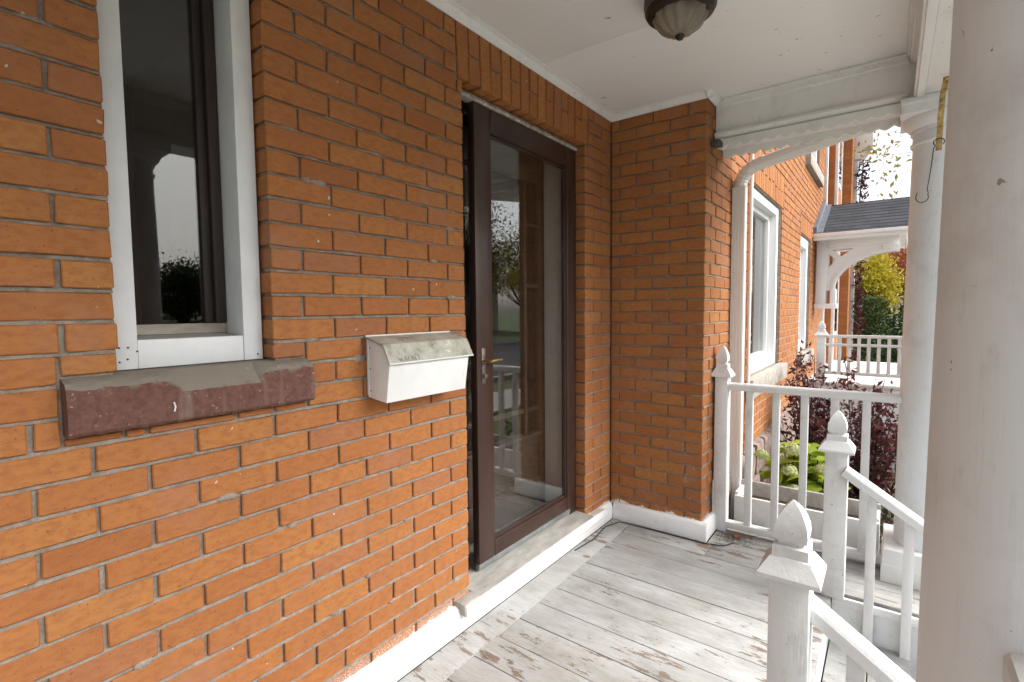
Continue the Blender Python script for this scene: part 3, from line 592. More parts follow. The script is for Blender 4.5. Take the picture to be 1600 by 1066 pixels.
for z0, z1 in zrow:
    y = 1.72+rnd.uniform(0, .1)
    while y < 5.6:
        L = rnd.uniform(.22, .48); n = 7; m = MB(); a, b = L/2-.008, (z1-z0)/2-.008; yc, zc = y+L/2, (z0+z1)/2
        pts = [(-a, -b), (0, -b), (a, -b), (a, 0), (a, b), (0, b), (-a, b), (-a, 0)]
        pts = [(u*rnd.uniform(.9, 1), v*rnd.uniform(.88, 1)) for u, v in pts]
        pr = rnd.uniform(.02, .05)
        vs = [(XB-.01, yc+u, zc+v) for u, v in pts]+[(XB+pr*.7, yc+u*.94, zc+v*.92) for u, v in pts]+[(XB+pr*rnd.uniform(.9, 1.15), yc+u*.7, zc+v*.65) for u, v in pts]
        fs = [(i, (i+1) % 8, 8+(i+1) % 8, 8+i) for i in range(8)]+[(8+i, 8+(i+1) % 8, 16+(i+1) % 8, 16+i) for i in range(8)]+[tuple(range(16, 24))]
        m.add(vs, fs); m.build('stone', 'stone', fd, smooth=30); y += L
# downspout: ribbed leader, elbow, upper run
dsx0, dsx1, dsy0, dsy1 = .579, .655, 1.885, 1.945
ds = empty('downspout', (.63, 1.96, -.6)); ds.parent = house; ds.matrix_parent_inverse = Matrix.Translation(-WL[house.name]); WL[ds.name] = Vector((.63, 1.96, -.6))
def ribbed(x0, x1, y0, y1):
    pts = []; nb = 4
    for k in range(nb):
        u = x0+(x1-x0)*k/nb; d = (x1-x0)/nb
        pts += [(u+d*.12, y0), (u+d*.22, y0+.0028), (u+d*.42, y0+.0028), (u+d*.52, y0)]
    pts += [(x1, y0+.003)]
    for k in range(3):
        v = y0+(y1-y0)*k/3; d = (y1-y0)/3; pts += [(x1, v+d*.3), (x1-.004, v+d*.4), (x1-.004, v+d*.6), (x1, v+d*.7)]
    pts += [(x1, y1), (x0, y1), (x0, y0)]
    return pts
m = MB(); m.ext(ribbed(dsx0, dsx1, dsy0, dsy1), 'Z', -.62, 1.945); m.build('leader', 'downspout', ds, smooth=25)
# elbow of crimped rings turning towards +X, then a run rising to the eave
cx = .617; cyd = 1.915; path = []; rr = []
for k in range(15):
    a = R(90)*k/14*.86; pth = (dsx0+.04+.13*(1-math.cos(a)), cyd, 1.945+.13*math.sin(a)); path.append(pth); rr.append(.039+(.003 if k % 2 else -.001))
m = MB(); m.tube(path, rr, 12); m.build('elbow', 'downspout', ds, smooth=25)
e0 = Vector(path[-1]); d0 = (Vector(path[-1])-Vector(path[-2])).normalized()
m = MB(); m.tube([e0-d0*.01, e0+d0*.03, e0+Vector((.75, 0, .15))], [.041, .040, .040], 12); m.build('upper_run', 'downspout', ds, smooth=25)
m = MB(); m.tube([e0+d0*.02+Vector((0, 0, 0)), e0+d0*.035], [.0435, .0435], 12); m.build('joint_band', 'downspout', ds, smooth=25)
m = MB(); m.tube([(XB+.018, 2.36, -.6), (XB+.018, 2.36, 2.6), (XB+.016, 2.36, 4.6)], .012, 8); m.build('conduit', 'enamel', house, smooth=40)
m = MB(); m.box(XB+.002, XB+.05, YC+.06, YC+.125, 2.085, 2.115); m.build('beam_shoe', 'galv', house, bevel=.004)

# ------------------------------------------------------------------ porch floor and stairs
ZF = -.145; PX = 1.76; PY0, PY1 = -3.1, 1.72; ST0, ST1, SX = -.10, 1.135, 1.225
m = MB(); m.box(.0, SX-.02, PY0, PY1, -.30, ZF-.022); m.box(SX-.02, PX-.02, ST1+.012, PY1, -.30, ZF-.022); m.box(SX-.02, PX-.02, PY0, ST0-.012, -.30, ZF-.022)
FL = m.build('porch_floor', 'subfloor', kind='structure', label='porch floor of worn white painted boards')
def board(x0, x1, y0, y1, dz=0.0):
    m = MB(); m.box(x0, x1, y0, y1, ZF-.021, ZF+dz); m.build('floorboard', 'floor', FL, bevel=.0025)
board(.034, .1565, -3.1, -.9); board(.034, .1565, -.897, YC-.034)            # border along the wall
m = MB(); m.box(.1582, .1616, PY0, 1.166, ZF-.02, ZF+.001); m.build('caulk_strip', 'floor', FL, bevel=.001)
y = 1.166
board(.1635, .64, y+.0025, YC-.034); board(.6435, PX, y+.0025, YC-.034); board(.612, PX, YC-.031, 1.455); board(.612, PX, 1.458, 1.60); board(.612, PX, 1.603, PY1)
k = 0
while y > PY0:
    y0 = y-.148; gap = rnd.uniform(.0028, .0055)
    xe = PX if (y0 > ST1-.1 or y < ST0+.02) else SX
    if y0 < ST0 < y and xe == SX: pass
    board(.1635, xe+rnd.uniform(-.002, .002), y0+gap, y, rnd.uniform(-.0012, .0012)); y = y0
# fascia boards around the stair well and the outer edge
def wb(nm, d, par, mt='rail', bev=.004): return box(nm, mt, d, par, bevel=bev)
wb('nosing', (SX+.003, PX+.03, ST1-.022, ST1-.002, ZF-.035, ZF+.002), FL); wb('fascia', (SX+.001, PX, ST1-.012, ST1+.008, -.68, ZF-.037), FL)
wb('fascia', (SX+.001, PX, ST0-.008, ST0+.012, -.68, ZF-.037), FL); wb('fascia', (PX-.02, PX, ST1+.009, PY1, -.68, ZF-.037), FL); wb('fascia', (PX-.02, PX, PY0, ST0-.009, -.68, ZF-.037), FL)
wb('fascia', (.62, PX, PY1+.001, PY1+.02, -.68, ZF), FL); wb('riser', (SX-.018, SX, ST0+.013, ST1-.013, -.325, ZF-.022), FL)
st = empty('porch_stairs', (1.5, .5, -.7), 'white painted wooden steps going down from the porch between the two newel posts', 'stairs')
for i in range(3):
    z = ZF-.17*(i+1); xa = SX+.005+.265*i
    m = MB(); m.box(xa, xa+.14, ST0+.014, ST1-.024, z-.03, z); m.build('tread_board', 'floor', st, bevel=.003)
    m = MB(); m.box(xa+.144, xa+.285, ST0+.014, ST1-.024, z-.03, z); m.build('tread_board', 'floor', st, bevel=.003)
    if i < 3: wb('riser', (xa+.24, xa+.26, ST0+.014, ST1-.024, -.72 if i == 2 else z-.17, z-.031), st)

# ------------------------------------------------------------------ columns
def column(cx, cy, label):
    e = empty('porch_column', (cx, cy, ZF), label, 'column', 'round white porch columns')
    m = MB(); m.loft(cx, cy, [(.182, ZF+.001), (.182, ZF+.085), (.178, ZF+.088), (.178, ZF+.160), (.174, ZF+.165)]); m.build('plinth', 'rail', e, bevel=.004)
    prof = []
    for k in range(25):
        t = k/24; prof.append((.136-.018*t**1.6, ZF+.166+t*(1.93-ZF-.166)))
    prof += [(.120, 1.935), (.127, 1.938), (.128, 1.948), (.120, 1.953), (.119, 1.99)]
    m = MB(); m.loft(cx, cy, prof, 64); m.build('shaft', 'column', e, smooth=30)
    m = MB(); m.loft(cx, cy, [(.121, 1.991), (.128, 1.994), (.128, 2.008), (.134, 2.012), (.148, 2.028), (.157, 2.048), (.159, 2.06)], 64); m.build('capital', 'column', e, smooth=30)
    m = MB(); m.loft(cx, cy, [(.166, 2.061), (.166, 2.10), (.170, 2.103), (.170, 2.128)]); m.build('abacus', 'column', e, bevel=.003)
    return e
CX = 1.585
column(CX, -.66, 'large round white column standing closest to the camera at the right')
column(CX, 1.58, 'round white column at the far corner of the porch, beyond the hanging hook')

# ------------------------------------------------------------------ porch roof
pr_ = empty('porch_roof', (.9, -.7, 2.36), 'white porch roof with flat painted ceiling, mouldings and beams', 'porch roof')
ZC = 2.362
m = MB(); m.box(.0, 1.47, .533, 1.62, ZC, ZC+.012); m.build('ceiling_panel', 'ceiling', pr_, bevel=.0012)
m = MB(); m.box(.0, 1.47, -1.9, .530, ZC, ZC+.012); m.build('ceiling_panel', 'ceiling', pr_, bevel=.0012)
m = MB(); m.box(.0, 1.47, PY0-.2, -1.9015, ZC, ZC+.012); m.build('ceiling_panel', 'ceiling', pr_, bevel=.0012)
cove = lambda s=1: [(.001, ZC-.036), (.006, ZC-.036), (.008, ZC-.030), (.014, ZC-.026), (.020, ZC-.014), (.026, ZC-.008), (.040, ZC-.006), (.042, ZC-.001), (.001, ZC-.001)]
m = MB(); m.ext(cove(), 'Y', PY0, YC-.001); m.build('cove_moulding', 'white', pr_, smooth=30)
m = MB(); m.ext([(YC-x, z) for x, z in cove()], 'X', .001, XB+.04); m.build('cove_moulding', 'white', pr_, smooth=30)
m = MB(); m.ext([(XB+x, z) for x, z in cove()], 'Y', YC-.04, 1.499); m.build('cove_moulding', 'white', pr_, smooth=30)
# end beam
m = MB(); m.box(XB+.003, 1.4695, 1.50, 1.53, 2.105, ZC-.001); m.build('end_frieze', 'white', pr_)
m = MB(); m.ext([(1.4995, ZC-.001), (1.488, ZC-.001), (1.486, ZC-.012), (1.492, ZC-.016), (1.492, ZC-.040), (1.4975, ZC-.044), (1.4995, ZC-.05)], 'X', XB+.043, 1.44); m.build('frieze_moulding', 'white', pr_, smooth=30)
m = MB(); m.ext([(1.4995, 2.176), (1.472, 2.172), (1.470, 2.160), (1.480, 2.154), (1.482, 2.144), (1.490, 2.138), (1.4995, 2.134)], 'X', XB+.003, 1.44); m.build('beam_moulding', 'white', pr_, smooth=30)
def scallop(y0, y1, xa, xb, ztop, zbot, per=.066, amp=.013, name='scalloped_trim', par=None, mt='white'):
    pts = [(xb, ztop), (xa, ztop)]; n = int(round((xb-xa)/per)); per = (xb-xa)/n
    for k in range(n):
        for q in range(8):
            s = q/8; x = xa+per*(k+s); pts.append((x, zbot+amp*(1-abs(math.sin(math.pi*s)))**.8))
    pts.append((xb, zbot+amp)); m = MB(); m.ext(pts, 'Y', y0, y1); return m.build(name, mt, par or pr_, smooth=20)
scallop(1.478, 1.499, XB+.003, 1.436, 2.133, 2.080, amp=.016); scallop(1.655, 1.675, XB+.003, 1.46, 2.25, 2.072, amp=.018)
m = MB(); m.box(XB+.003, 1.46, 1.531, 1.654, 2.118, 2.14); m.build('beam_soffit', 'white', pr_)
# side beam along the street edge
m = MB(); m.box(1.50, 1.70, PY0-.2, 1.80, 2.130, 2.50); m.build('side_beam', 'white', pr_, bevel=.003)
m = MB(); m.box(1.470, 1.4995, PY0-.2, 1.477, 2.122, ZC+.01); m.build('side_board', 'white', pr_, bevel=.004)
m = MB(); m.ext([(1.4695, 2.30), (1.455, 2.30), (1.452, 2.312), (1.446, 2.316), (1.442, 2.335), (1.432, 2.345), (1.430, ZC-.001), (1.4695, ZC-.001)], 'Y', PY0-.2, 1.485); m.build('side_moulding', 'white', pr_, smooth=30)
m = MB(); m.ext([(1.4695, 2.13), (1.462, 2.133), (1.460, 2.15), (1.466, 2.158), (1.466, 2.22), (1.4695, 2.225)], 'Y', PY0-.2, 1.468); m.build('side_moulding', 'white', pr_, smooth=30)
m = MB(); m.ext([(-.001, 2.95), (1.95, 2.52), (1.95, 2.46), (1.71, 2.46), (1.69, 2.40), (-.001, 2.40)], 'Y', PY0-.4, 1.95); m.build('roof_deck', 'white', pr_)

# ------------------------------------------------------------------ railings
def finial(cx, cy, zt, hw=.044, par=None, name='post', zb=ZF, mat='rail', xs=1.0):
    m = MB(); m.loft(cx, cy, [(hw, zb), (hw, zt-.178)]); p = m.build(name, mat, par, bevel=.004)
    k = hw/.044
    m = MB(); m.loft(cx, cy, [(.050*k, zt-.184), (.068*k, zt-.182), (.068*k, zt-.172), (.044*k, zt-.135), (.039*k, zt-.133), (.039*k, zt-.108), (.028*k, zt-.104), (.028*k, zt-.096), (.0345*k, zt-.094), (.0365*k, zt-.078), (.0345*k, zt-.058), (.028*k, zt-.038), (.0175*k, zt-.018), (.006*k, zt-.004), (.002*k, zt)])
    m.build('finial', mat, p, smooth=32); return p
def roundrail(m, a, b, w_=.030, h=.038):
    a, b = Vector(a), Vector(b); d = (b-a).normalized(); s = d.cross(Vector((0, 0, 1))).normalized(); up = s.cross(d)
    prof = [(-w_, -h*.5), (-w_, h*.15), (-w_*.85, h*.36), (-w_*.5, h*.5), (w_*.5, h*.5), (w_*.85, h*.36), (w_, h*.15), (w_, -h*.5), (w_*.7, -h*.62), (-w_*.7, -h*.62)]
    n = len(prof); vs = [a+s*x+up*z for x, z in prof]+[b+s*x+up*z for x, z in prof]
    m.add(vs, [tuple(range(n))[::-1], tuple(range(n, 2*n))]+[(i, (i+1) % n, n+(i+1) % n, n+i) for i in range(n)]); return m
# end railing
er = empty('porch_railing', (1.05, 1.56, ZF), 'white railing across the far end of the porch, between brick corner and column', 'railing')
finial(.622, 1.565, .962, .036, er)
roundrail(MB(), (.655, 1.56, .727), (1.468, 1.56, .729)).build('top_rail', 'rail', er, smooth=25)
box('bottom_rail', 'rail', (.655, 1.408, 1.533, 1.587, -.122, -.084), er, bevel=.005)
for i in range(6):
    x = .773+.1375*i
    if x < 1.44: box('baluster', 'rail', (x-.018, x+.018, 1.542, 1.578, -.0842, .706), er, bevel=.003)
# stair railings
def stair_rail(ny, cy, zt, label, nm='stair_railing'):
    e = empty(nm, (1.5, cy, ZF), label, 'railing'); finial(1.230, ny, zt, .044, e)
    xe = 1.98; sl = -.672; z0 = .452
    roundrail(MB(), (1.262, cy, z0+.005), (xe, cy, z0+sl*(xe-1.270)), .029, .042).build('handrail', 'rail', e, smooth=25)
    for i, x in enumerate([1.366, 1.497, 1.63, 1.76, 1.89]):
        zt_ = z0+sl*(x-1.27)-.02; zb = ZF-.17 if x < 1.485 else (ZF-.34 if x < 1.75 else ZF-.51)
        yb = cy
        m = MB(); m.box(x-.018, x+.018, yb-.018, yb+.018, zb+.001, zt_); m.build('baluster', 'rail', e, bevel=.003)
    m = MB(); m.loft(2.02, cy, [(.044, -.72), (.044, .05), (.06, .055), (.06, .065), (.02, .1)]); m.build('bottom_post', 'rail', e, bevel=.004); return e
ys1 = ST1-.024+.0  # mid rail stands on the treads just inside the well
stair_rail(1.140, 1.098, .714, 'white stair railing and newel on the far side of the steps'); stair_rail(-.170, -.160, .708, 'white stair railing and newel on the near side of the steps')
# front railing between the near columns: only its end against the column shows
CX = 1.553
fr = empty('porch_railing', (CX, -1.7, ZF), 'end of the white front railing fixed to the nearest column', 'railing')
roundrail(MB(), (CX, -2.72, .775), (CX, -.770, .775)).build('top_rail', 'rail', fr, smooth=25)
box('bottom_rail', 'rail', (CX-.027, CX+.027, -2.70, -.84, -.09, -.05), fr, bevel=.005)
finial(CX, -2.755, .96, .044, fr)
y = -2.6
while y < -.85:
    box('baluster', 'rail', (CX-.018, CX+.018, y-.018, y+.018, -.0505, .7505), fr, bevel=.003); y += .137

# ------------------------------------------------------------------ small things on the porch
# mailbox
mb = empty('mailbox', (.004, -.3, .884), 'white wall mailbox with dirty greenish sloping lid, beside the storm door', 'mailbox')
my0, my1 = -.500, -.118
m = MB(); m.ext([(.003, .892), (.098, .880), (.118, 1.008), (.096, 1.062), (.003, 1.092)], 'Y', my0, my1); m.build('body', 'enamel', mb, bevel=.003)
m = MB(); m.ext([(.002, 1.0935), (.002, 1.099), (.099, 1.074), (.131, 1.012), (.127, 1.009), (.096, 1.0675)], 'Y', my0-.010, my1+.012); LID = m.build('lid', 'lid', mb, bevel=.0012)
m = MB(); m.tube([(.1295, my0-.010, 1.011), (.1295, my1+.012, 1.011)], .0026, 8); m.build('lid_lip', 'enamel', LID)
m = MB(); m.tube([(.006, my0-.008, 1.0985), (.006, my1+.010, 1.0985)], .0035, 8); m.build('hinge', 'enamel', LID, smooth=40)
for yy_ in (my0, my1): 
    m = MB(); m.ext([(.0035, .900), (.012, .900), (.012, 1.085), (.0035, 1.088)], 'Y', yy_-.0022, yy_+.0022); m.build('side_flange', 'enamel', mb)
for zz_ in (.915, .99, 1.06):
    m = MB(); m.tube([(.020, my0-.003, zz_), (.020, my0+.001, zz_)], .0022, 8); m.build('rivet', 'steel', mb)
# faded hand-drawn marks low on the lid face
def lidp(y, t): return (.131+(.099-.131)*t+.0012, y, 1.012+(1.074-1.012)*t+.0008)
sk = MB(); yb = -.468
for dy, seg in [(0, [((0, .30), (.004, .08)), ((.004, .08), (.008, .22)), ((.008, .22), (.012, .08)), ((.012, .08), (.016, .30))]),
                (.024, [((0, .08), (.005, .32)), ((.005, .32), (.010, .08))]), (.042, [((0, .32), (0, .08)), ((0, .08), (.008, .08)), ((0, .2), (.006, .2)), ((0, .32), (.008, .32))]),
                (.056, [((0, .08), (.006, .32)), ((.006, .32), (.012, .08)), ((.003, .18), (.009, .18))]), (.073, [((0, .32), (0, .08)), ((0, .08), (.009, .08))]), (.088, [((0, .32), (0, .08)), ((0, .08), (.010, .08))])]:
    for a, b in seg: sk.tube([lidp(yb+dy+a[0], a[1]), lidp(yb+dy+b[0], b[1])], .0008, 4)
sk.build('scrawled_lettering', 'ink', LID)
# ceiling light
lx, ly = .747, .384
cl = empty('ceiling_light', (lx, ly, 2.18), 'bronze flush ceiling light with ribbed alabaster glass bowl', 'ceiling light')
m = MB(); m.loft(lx, ly, [(.09, ZC-.001), (.120, ZC-.004), (.130, ZC-.022), (.132, ZC-.046), (.126, ZC-.062), (.128, ZC-.070), (.120, ZC-.084), (.098, ZC-.092), (.088, ZC-.086)], 48); m.build('pan', 'bronze', cl, smooth=35)
n = 96; prof = [(.096, ZC-.082), (.095, ZC-.096), (.088, ZC-.114), (.074, ZC-.132), (.052, ZC-.149), (.028, ZC-.159), (.006, ZC-.163)]
vs = []; fs = []
for r_, z in prof:
    for i in range(n):
        a = 2*math.pi*i/n; q = r_*(1+.045*math.cos(12*a+2.5*(ZC-z)/.1)*min(1, r_/.05)); vs.append((lx+q*math.cos(a), ly+q*math.sin(a), z))
for j in range(len(prof)-1):
    for i in range(n): fs.append((j*n+i, j*n+(i+1) % n, (j+1)*n+(i+1) % n, (j+1)*n+i))
fs.append(tuple(range((len(prof)-1)*n, len(prof)*n)))
m = MB(); m.add(vs, fs); m.build('glass_bowl', 'bowl', cl, smooth=60)
m = MB(); m.loft(lx, ly, [(.005, ZC-.158), (.015, ZC-.160), (.017, ZC-.166), (.013, ZC-.173), (.007, ZC-.178), (.002, ZC-.180)], 20); m.build('finial_knob', 'bronze', cl, smooth=40)
# strap and hook hanging from the beam
hx, hy = 1.553, 1.25
hk = empty('hanging_strap', (hx, hy, 1.80), 'flaking yellow metal strap hanging from the beam', 'strap')
m = MB(); pts = [(hx+.010, hy, 2.129), (hx+.006, hy, 2.10), (hx, hy, 2.06), (hx-.004, hy, 1.97), (hx-.006, hy, 1.835)]
for a, b in zip(pts[:-1], pts[1:]):
    m.add([(a[0]-.010, a[1]-.002, a[2]), (a[0]+.010, a[1]-.002, a[2]), (a[0]+.010, a[1]+.002, a[2]), (a[0]-.010, a[1]+.002, a[2]), (b[0]-.010, b[1]-.002, b[2]), (b[0]+.010, b[1]-.002, b[2]), (b[0]+.010, b[1]+.002, b[2]), (b[0]-.010, b[1]+.002, b[2])],
          [(0, 1, 5, 4), (1, 2, 6, 5), (2, 3, 7, 6), (3, 0, 4, 7)])
m.build('strap', 'rust', hk)
m = MB(); m.tube([(hx+.010, hy-.004, 2.119), (hx+.010, hy+.01, 2.134)], .008, 10); m.build('screw', 'rust', hk, smooth=40)
hw_ = empty('wire_hook', (hx-.02, hy, 1.62), 'thin dark wire hook hanging from the yellow strap', 'hook')
c0 = Vector((hx-.006, hy, 1.868)); path = []
for k in range(13):
    a = R(-50)+R(280)*k/12; path.append(c0+Vector((.018*math.cos(a), -.006+.003*math.sin(a), .016*math.sin(a))))
path += [c0+Vector((-.017, -.006, -.028)), c0+Vector((-.022, -.006, -.10)), c0+Vector((-.032, -.006, -.19)), c0+Vector((-.028, -.006, -.205))]
cb = c0+Vector((-.048, -.006, -.222))
for k in range(12):
    a = R(25)-R(215)*k/11; path.append(cb+Vector((.021*math.cos(a), 0, .021*math.sin(a))))
path.append(cb+Vector((-.017, 0, .022)))
m = MB(); m.tube(path, .0021, 8); m.build('wire', 'wire', hw_, smooth=60)
# cable lying along the foot of the wall, dead leaf, grit
path = [(.055, .80, ZF+.004), (.075, .98, ZF+.004), (.06, 1.16, ZF+.010), (.10, 1.27, ZF+.012), (.30, 1.292, ZF+.006), (.60, 1.296, ZF+.004), (.70, 1.33, ZF+.004), (.735, 1.40, ZF+.004)]
m = MB(); m.tube(path, .0032, 6); m.build('cable', 'wire', None, smooth=60, label='thin dark cable lying along the foot of the return wall', cat='cable')
for i, (x, y_, s, lab) in enumerate([(.735, 1.50, .030, 'curled brown dead leaf under the end railing'), (.80, 1.52, .018, 'small brown dead leaf fragment under the end railing')]):
    m = MB(); vs = [(x, y_-s, ZF+.004), (x+s*.7, y_-s*.3, ZF+.012), (x+s*.4, y_+s*.8, ZF+.006), (x-s*.4, y_+s*.7, ZF+.012), (x-s*.8, y_-s*.2, ZF+.007), (x, y_, ZF+.005)]
    m.add(vs, [(0, 1, 5), (1, 2, 5), (2, 3, 5), (3, 4, 5), (4, 0, 5)]); m.build('dead_leaf', 'deadleaf', None, recalc=False, label=lab, cat='leaf', group='dead leaves on the porch')
m = MB()
for k in range(1500):
    x, y_ = rnd.gauss(.71, .065), rnd.gauss(1.47, .05); s = rnd.uniform(.0006, .0018)
    if x < .62: continue
    m.loft(x, y_, [(s, ZF+.0005), (s*.6, ZF+s)], 4)
m.build('floor_grit', 'soil', None, recalc=False, kind='stuff', label='dark grit gathered in the floor corner', cat='grit')
# planter box behind the end railing
pb = empty('planter_box', (1.02, 1.83, -.7), 'long white wooden planter box behind the end railing', 'planter')
wb('front_board', (.655, 1.392, 1.745, 1.768, -.40, .012), pb); wb('back_board', (.655, 1.392, 1.93, 1.953, -.40, .060), pb, 'threshold')
wb('end_board', (.655, .676, 1.7685, 1.9295, -.40, .030), pb); wb('end_board', (1.371, 1.392, 1.7685, 1.9295, -.40, .030), pb)
box('soil', 'soil', (.677, 1.370, 1.769, 1.929, -.38, -.03), pb)

# ------------------------------------------------------------------ plants
def leaf_mesh(name, mat, L, W, fold=.25, droop=.25):
    vs = []; fs = []; n = 5
    for k in range(n+1):
        t = k/n; wd = W*math.sin(math.pi*min(1, t*.93+.07))**.8*(1-.25*t) if k < n else 0
        z = -droop*L*t*t; vs += [(-wd, L*t, z+fold*wd), (0, L*t, z), (wd, L*t, z+fold*wd)]
    for k in range(n):
        a = k*3; fs += [(a, a+1, a+4, a+3), (a+1, a+2, a+5, a+4)]
    me = bpy.data.meshes.new(name); me.from_pydata(vs, [], fs); me.materials.append(M[mat]); me.shade_smooth(); return me
def rot_to(d, roll):
    q = Vector(d).to_track_quat('Y', 'Z'); return (q.to_matrix() @ Matrix.Rotation(roll, 3, 'Y')).to_euler()
hy_ = empty('hydrangea', (.95, 2.25, -.70), 'lime green hydrangea with cream flower heads behind the planter box', 'shrub')
lm = [leaf_mesh('leaf', 'lime', L, L*.40, .25, dr) for L, dr in ((.13, .3), (.11, .5), (.15, .25), (.095, .35))]
stems = MB(); q = random.Random(3)
for k in range(36):
    a = q.uniform(0, 6.28); rr_ = q.uniform(.03, .30); top = Vector((.95+math.cos(a)*rr_*.92, 2.25+math.sin(a)*rr_*.75, q.uniform(.02, .24)-rr_*.15))
    base = Vector((.95+math.cos(a)*.06, 2.25+math.sin(a)*.06, -.70)); mid = base.lerp(top, .55)+Vector((0, 0, .04)); stems.tube([base, mid, top], [.006, .005, .004], 5)
    for j in range(10):
        t = .55+.50*j/9; p = base.lerp(top, t); aa = j*2.4+q.uniform(0, 1)
        d = Vector((math.cos(aa), math.sin(aa), q.uniform(-.15, .55)))
        o = bpy.data.objects.new('leaf', q.choice(lm)); link(o, p, hy_); o.rotation_euler = rot_to(d, q.uniform(-.4, .4)); s = q.uniform(.75, 1.15); o.scale = (s, s, s)
stems.build('stem', 'twig', hy_)
def flower_head(p, r):
    m = MB(); n = 130
    m.loft(p.x, p.y, [(r*.2, p.z-r*.5), (r*.55, p.z-r*.25), (r*.62, p.z+.1*r), (r*.42, p.z+r*.45), (r*.1, p.z+r*.58)], 8)
    for i in range(n):
        z = 1-1.65*(i+.5)/n; a = i*2.39996; rr2 = math.sqrt(max(0, 1-z*z)); d = Vector((rr2*math.cos(a), rr2*math.sin(a), z*.85)); c = p+d*r*q.uniform(.72, 1.14)
        u = d.orthogonal().normalized(); v = d.cross(u); a2 = q.uniform(0, 1.5); u, v = u*math.cos(a2)+v*math.sin(a2), v*math.cos(a2)-u*math.sin(a2); s = r*q.uniform(.15, .25)
        m.add([c+d*.002, c+u*s-d*.001, c+(u+v)*s*.55+d*.003, c+v*s-d*.001, c+(v-u)*s*.55+d*.003, c-u*s-d*.001, c-(u+v)*s*.55+d*.003, c-v*s-d*.001, c+(u-v)*s*.55+d*.003], [(0, 1, 2), (0, 2, 3), (0, 3, 4), (0, 4, 5), (0, 5, 6), (0, 6, 7), (0, 7, 8), (0, 8, 1)])
    return m.build('flower_head', 'flower', hy_, recalc=False)
for x, y_, z, r_ in [(.93, 2.12, .255, .055), (.915, 2.05, .135, .05), (.74, 2.1, .20, .045), (1.09, 2.12, .155, .05), (1.14, 2.15, .10, .05), (1.10, 2.02, -.01, .052), (1.15, 2.05, .04, .048), (1.17, 2.3, .21, .04), (.84, 2.2, .15, .045), (1.0, 2.4, .18, .05), (1.13, 1.99, -.06, .045), (.95, 2.0, .03, .045)]:
    flower_head(Vector((x, y_, z)), r_*.86)

def leaves(m, pts, size, q, flat=.0, shape='d'):
    for p in pts:
        d = Vector((q.gauss(0, 1), q.gauss(0, 1), q.gauss(0, 1)-.2)).normalized(); u = d.orthogonal().normalized(); a = q.uniform(0, 6.28); v = d.cross(u); u, v = u*math.cos(a)+v*math.sin(a), v*math.cos(a)-u*math.sin(a)
        s = size*q.uniform(.6, 1.25); n_ = d*s*.22
        m.add([p-u*s, p-v*s*.42+n_, p+u*s, p+v*s*.42+n_], [(0, 1, 2), (0, 2, 3)])
def shrub(name, label, loc, stems_n, h, spread, leafmat, leafsize, per, seed, droop=.5):
    q = random.Random(seed); e = empty(name, loc, label, 'shrub'); L = Vector(loc); st_ = MB(); lf = MB(); pts = []
    for k in range(stems_n):
        a = q.uniform(0, 6.28); rr_ = spread*math.sqrt(q.random()); hh = h*q.uniform(.55, 1.02)*(1-.25*(rr_/spread)**2); path = []; ph = q.uniform(0, 6)
        for j in range(9):
            t = j/8; path.append(L+Vector((math.cos(a)*rr_*t**1.3+.02*math.sin(ph+t*7), math.sin(a)*rr_*t**1.3+.02*math.cos(ph+t*6), hh*(t-droop*.25*t**3))))
        st_.tube(path, [.007*(1-.8*j/8)+.0012 for j in range(9)], 5)
        for i in range(per):
            t = q.uniform(.15, 1.0); x = t*8; j = min(7, int(x)); p = path[j].lerp(path[j+1], x-j); s = .055*(1.25-t*.6); pts.append(p+Vector((q.gauss(0, s), q.gauss(0, s), q.gauss(0, s*.8))))
    st_.build('branches', 'twig', e); leaves(lf, pts, leafsize, q); lf.build('foliage', leafmat, e, recalc=False, kind='stuff'); return e
shrub('ninebark_shrub', 'dark purple leaved shrub growing behind the end railing', (1.28, 3.30, -.70), 48, 1.74, .66, 'purple', .032, 70, 11)
shrub('ninebark_shrub', 'smaller dark purple shrub close against the window sill', (.90, 3.45, -.70), 24, 1.95, .28, 'purple', .028, 75, 12)
shrub('green_shrub', 'low green shrub at the foot of the far column', (1.62, 2.60, -.70), 22, .80, .30, 'green', .035, 60, 14)

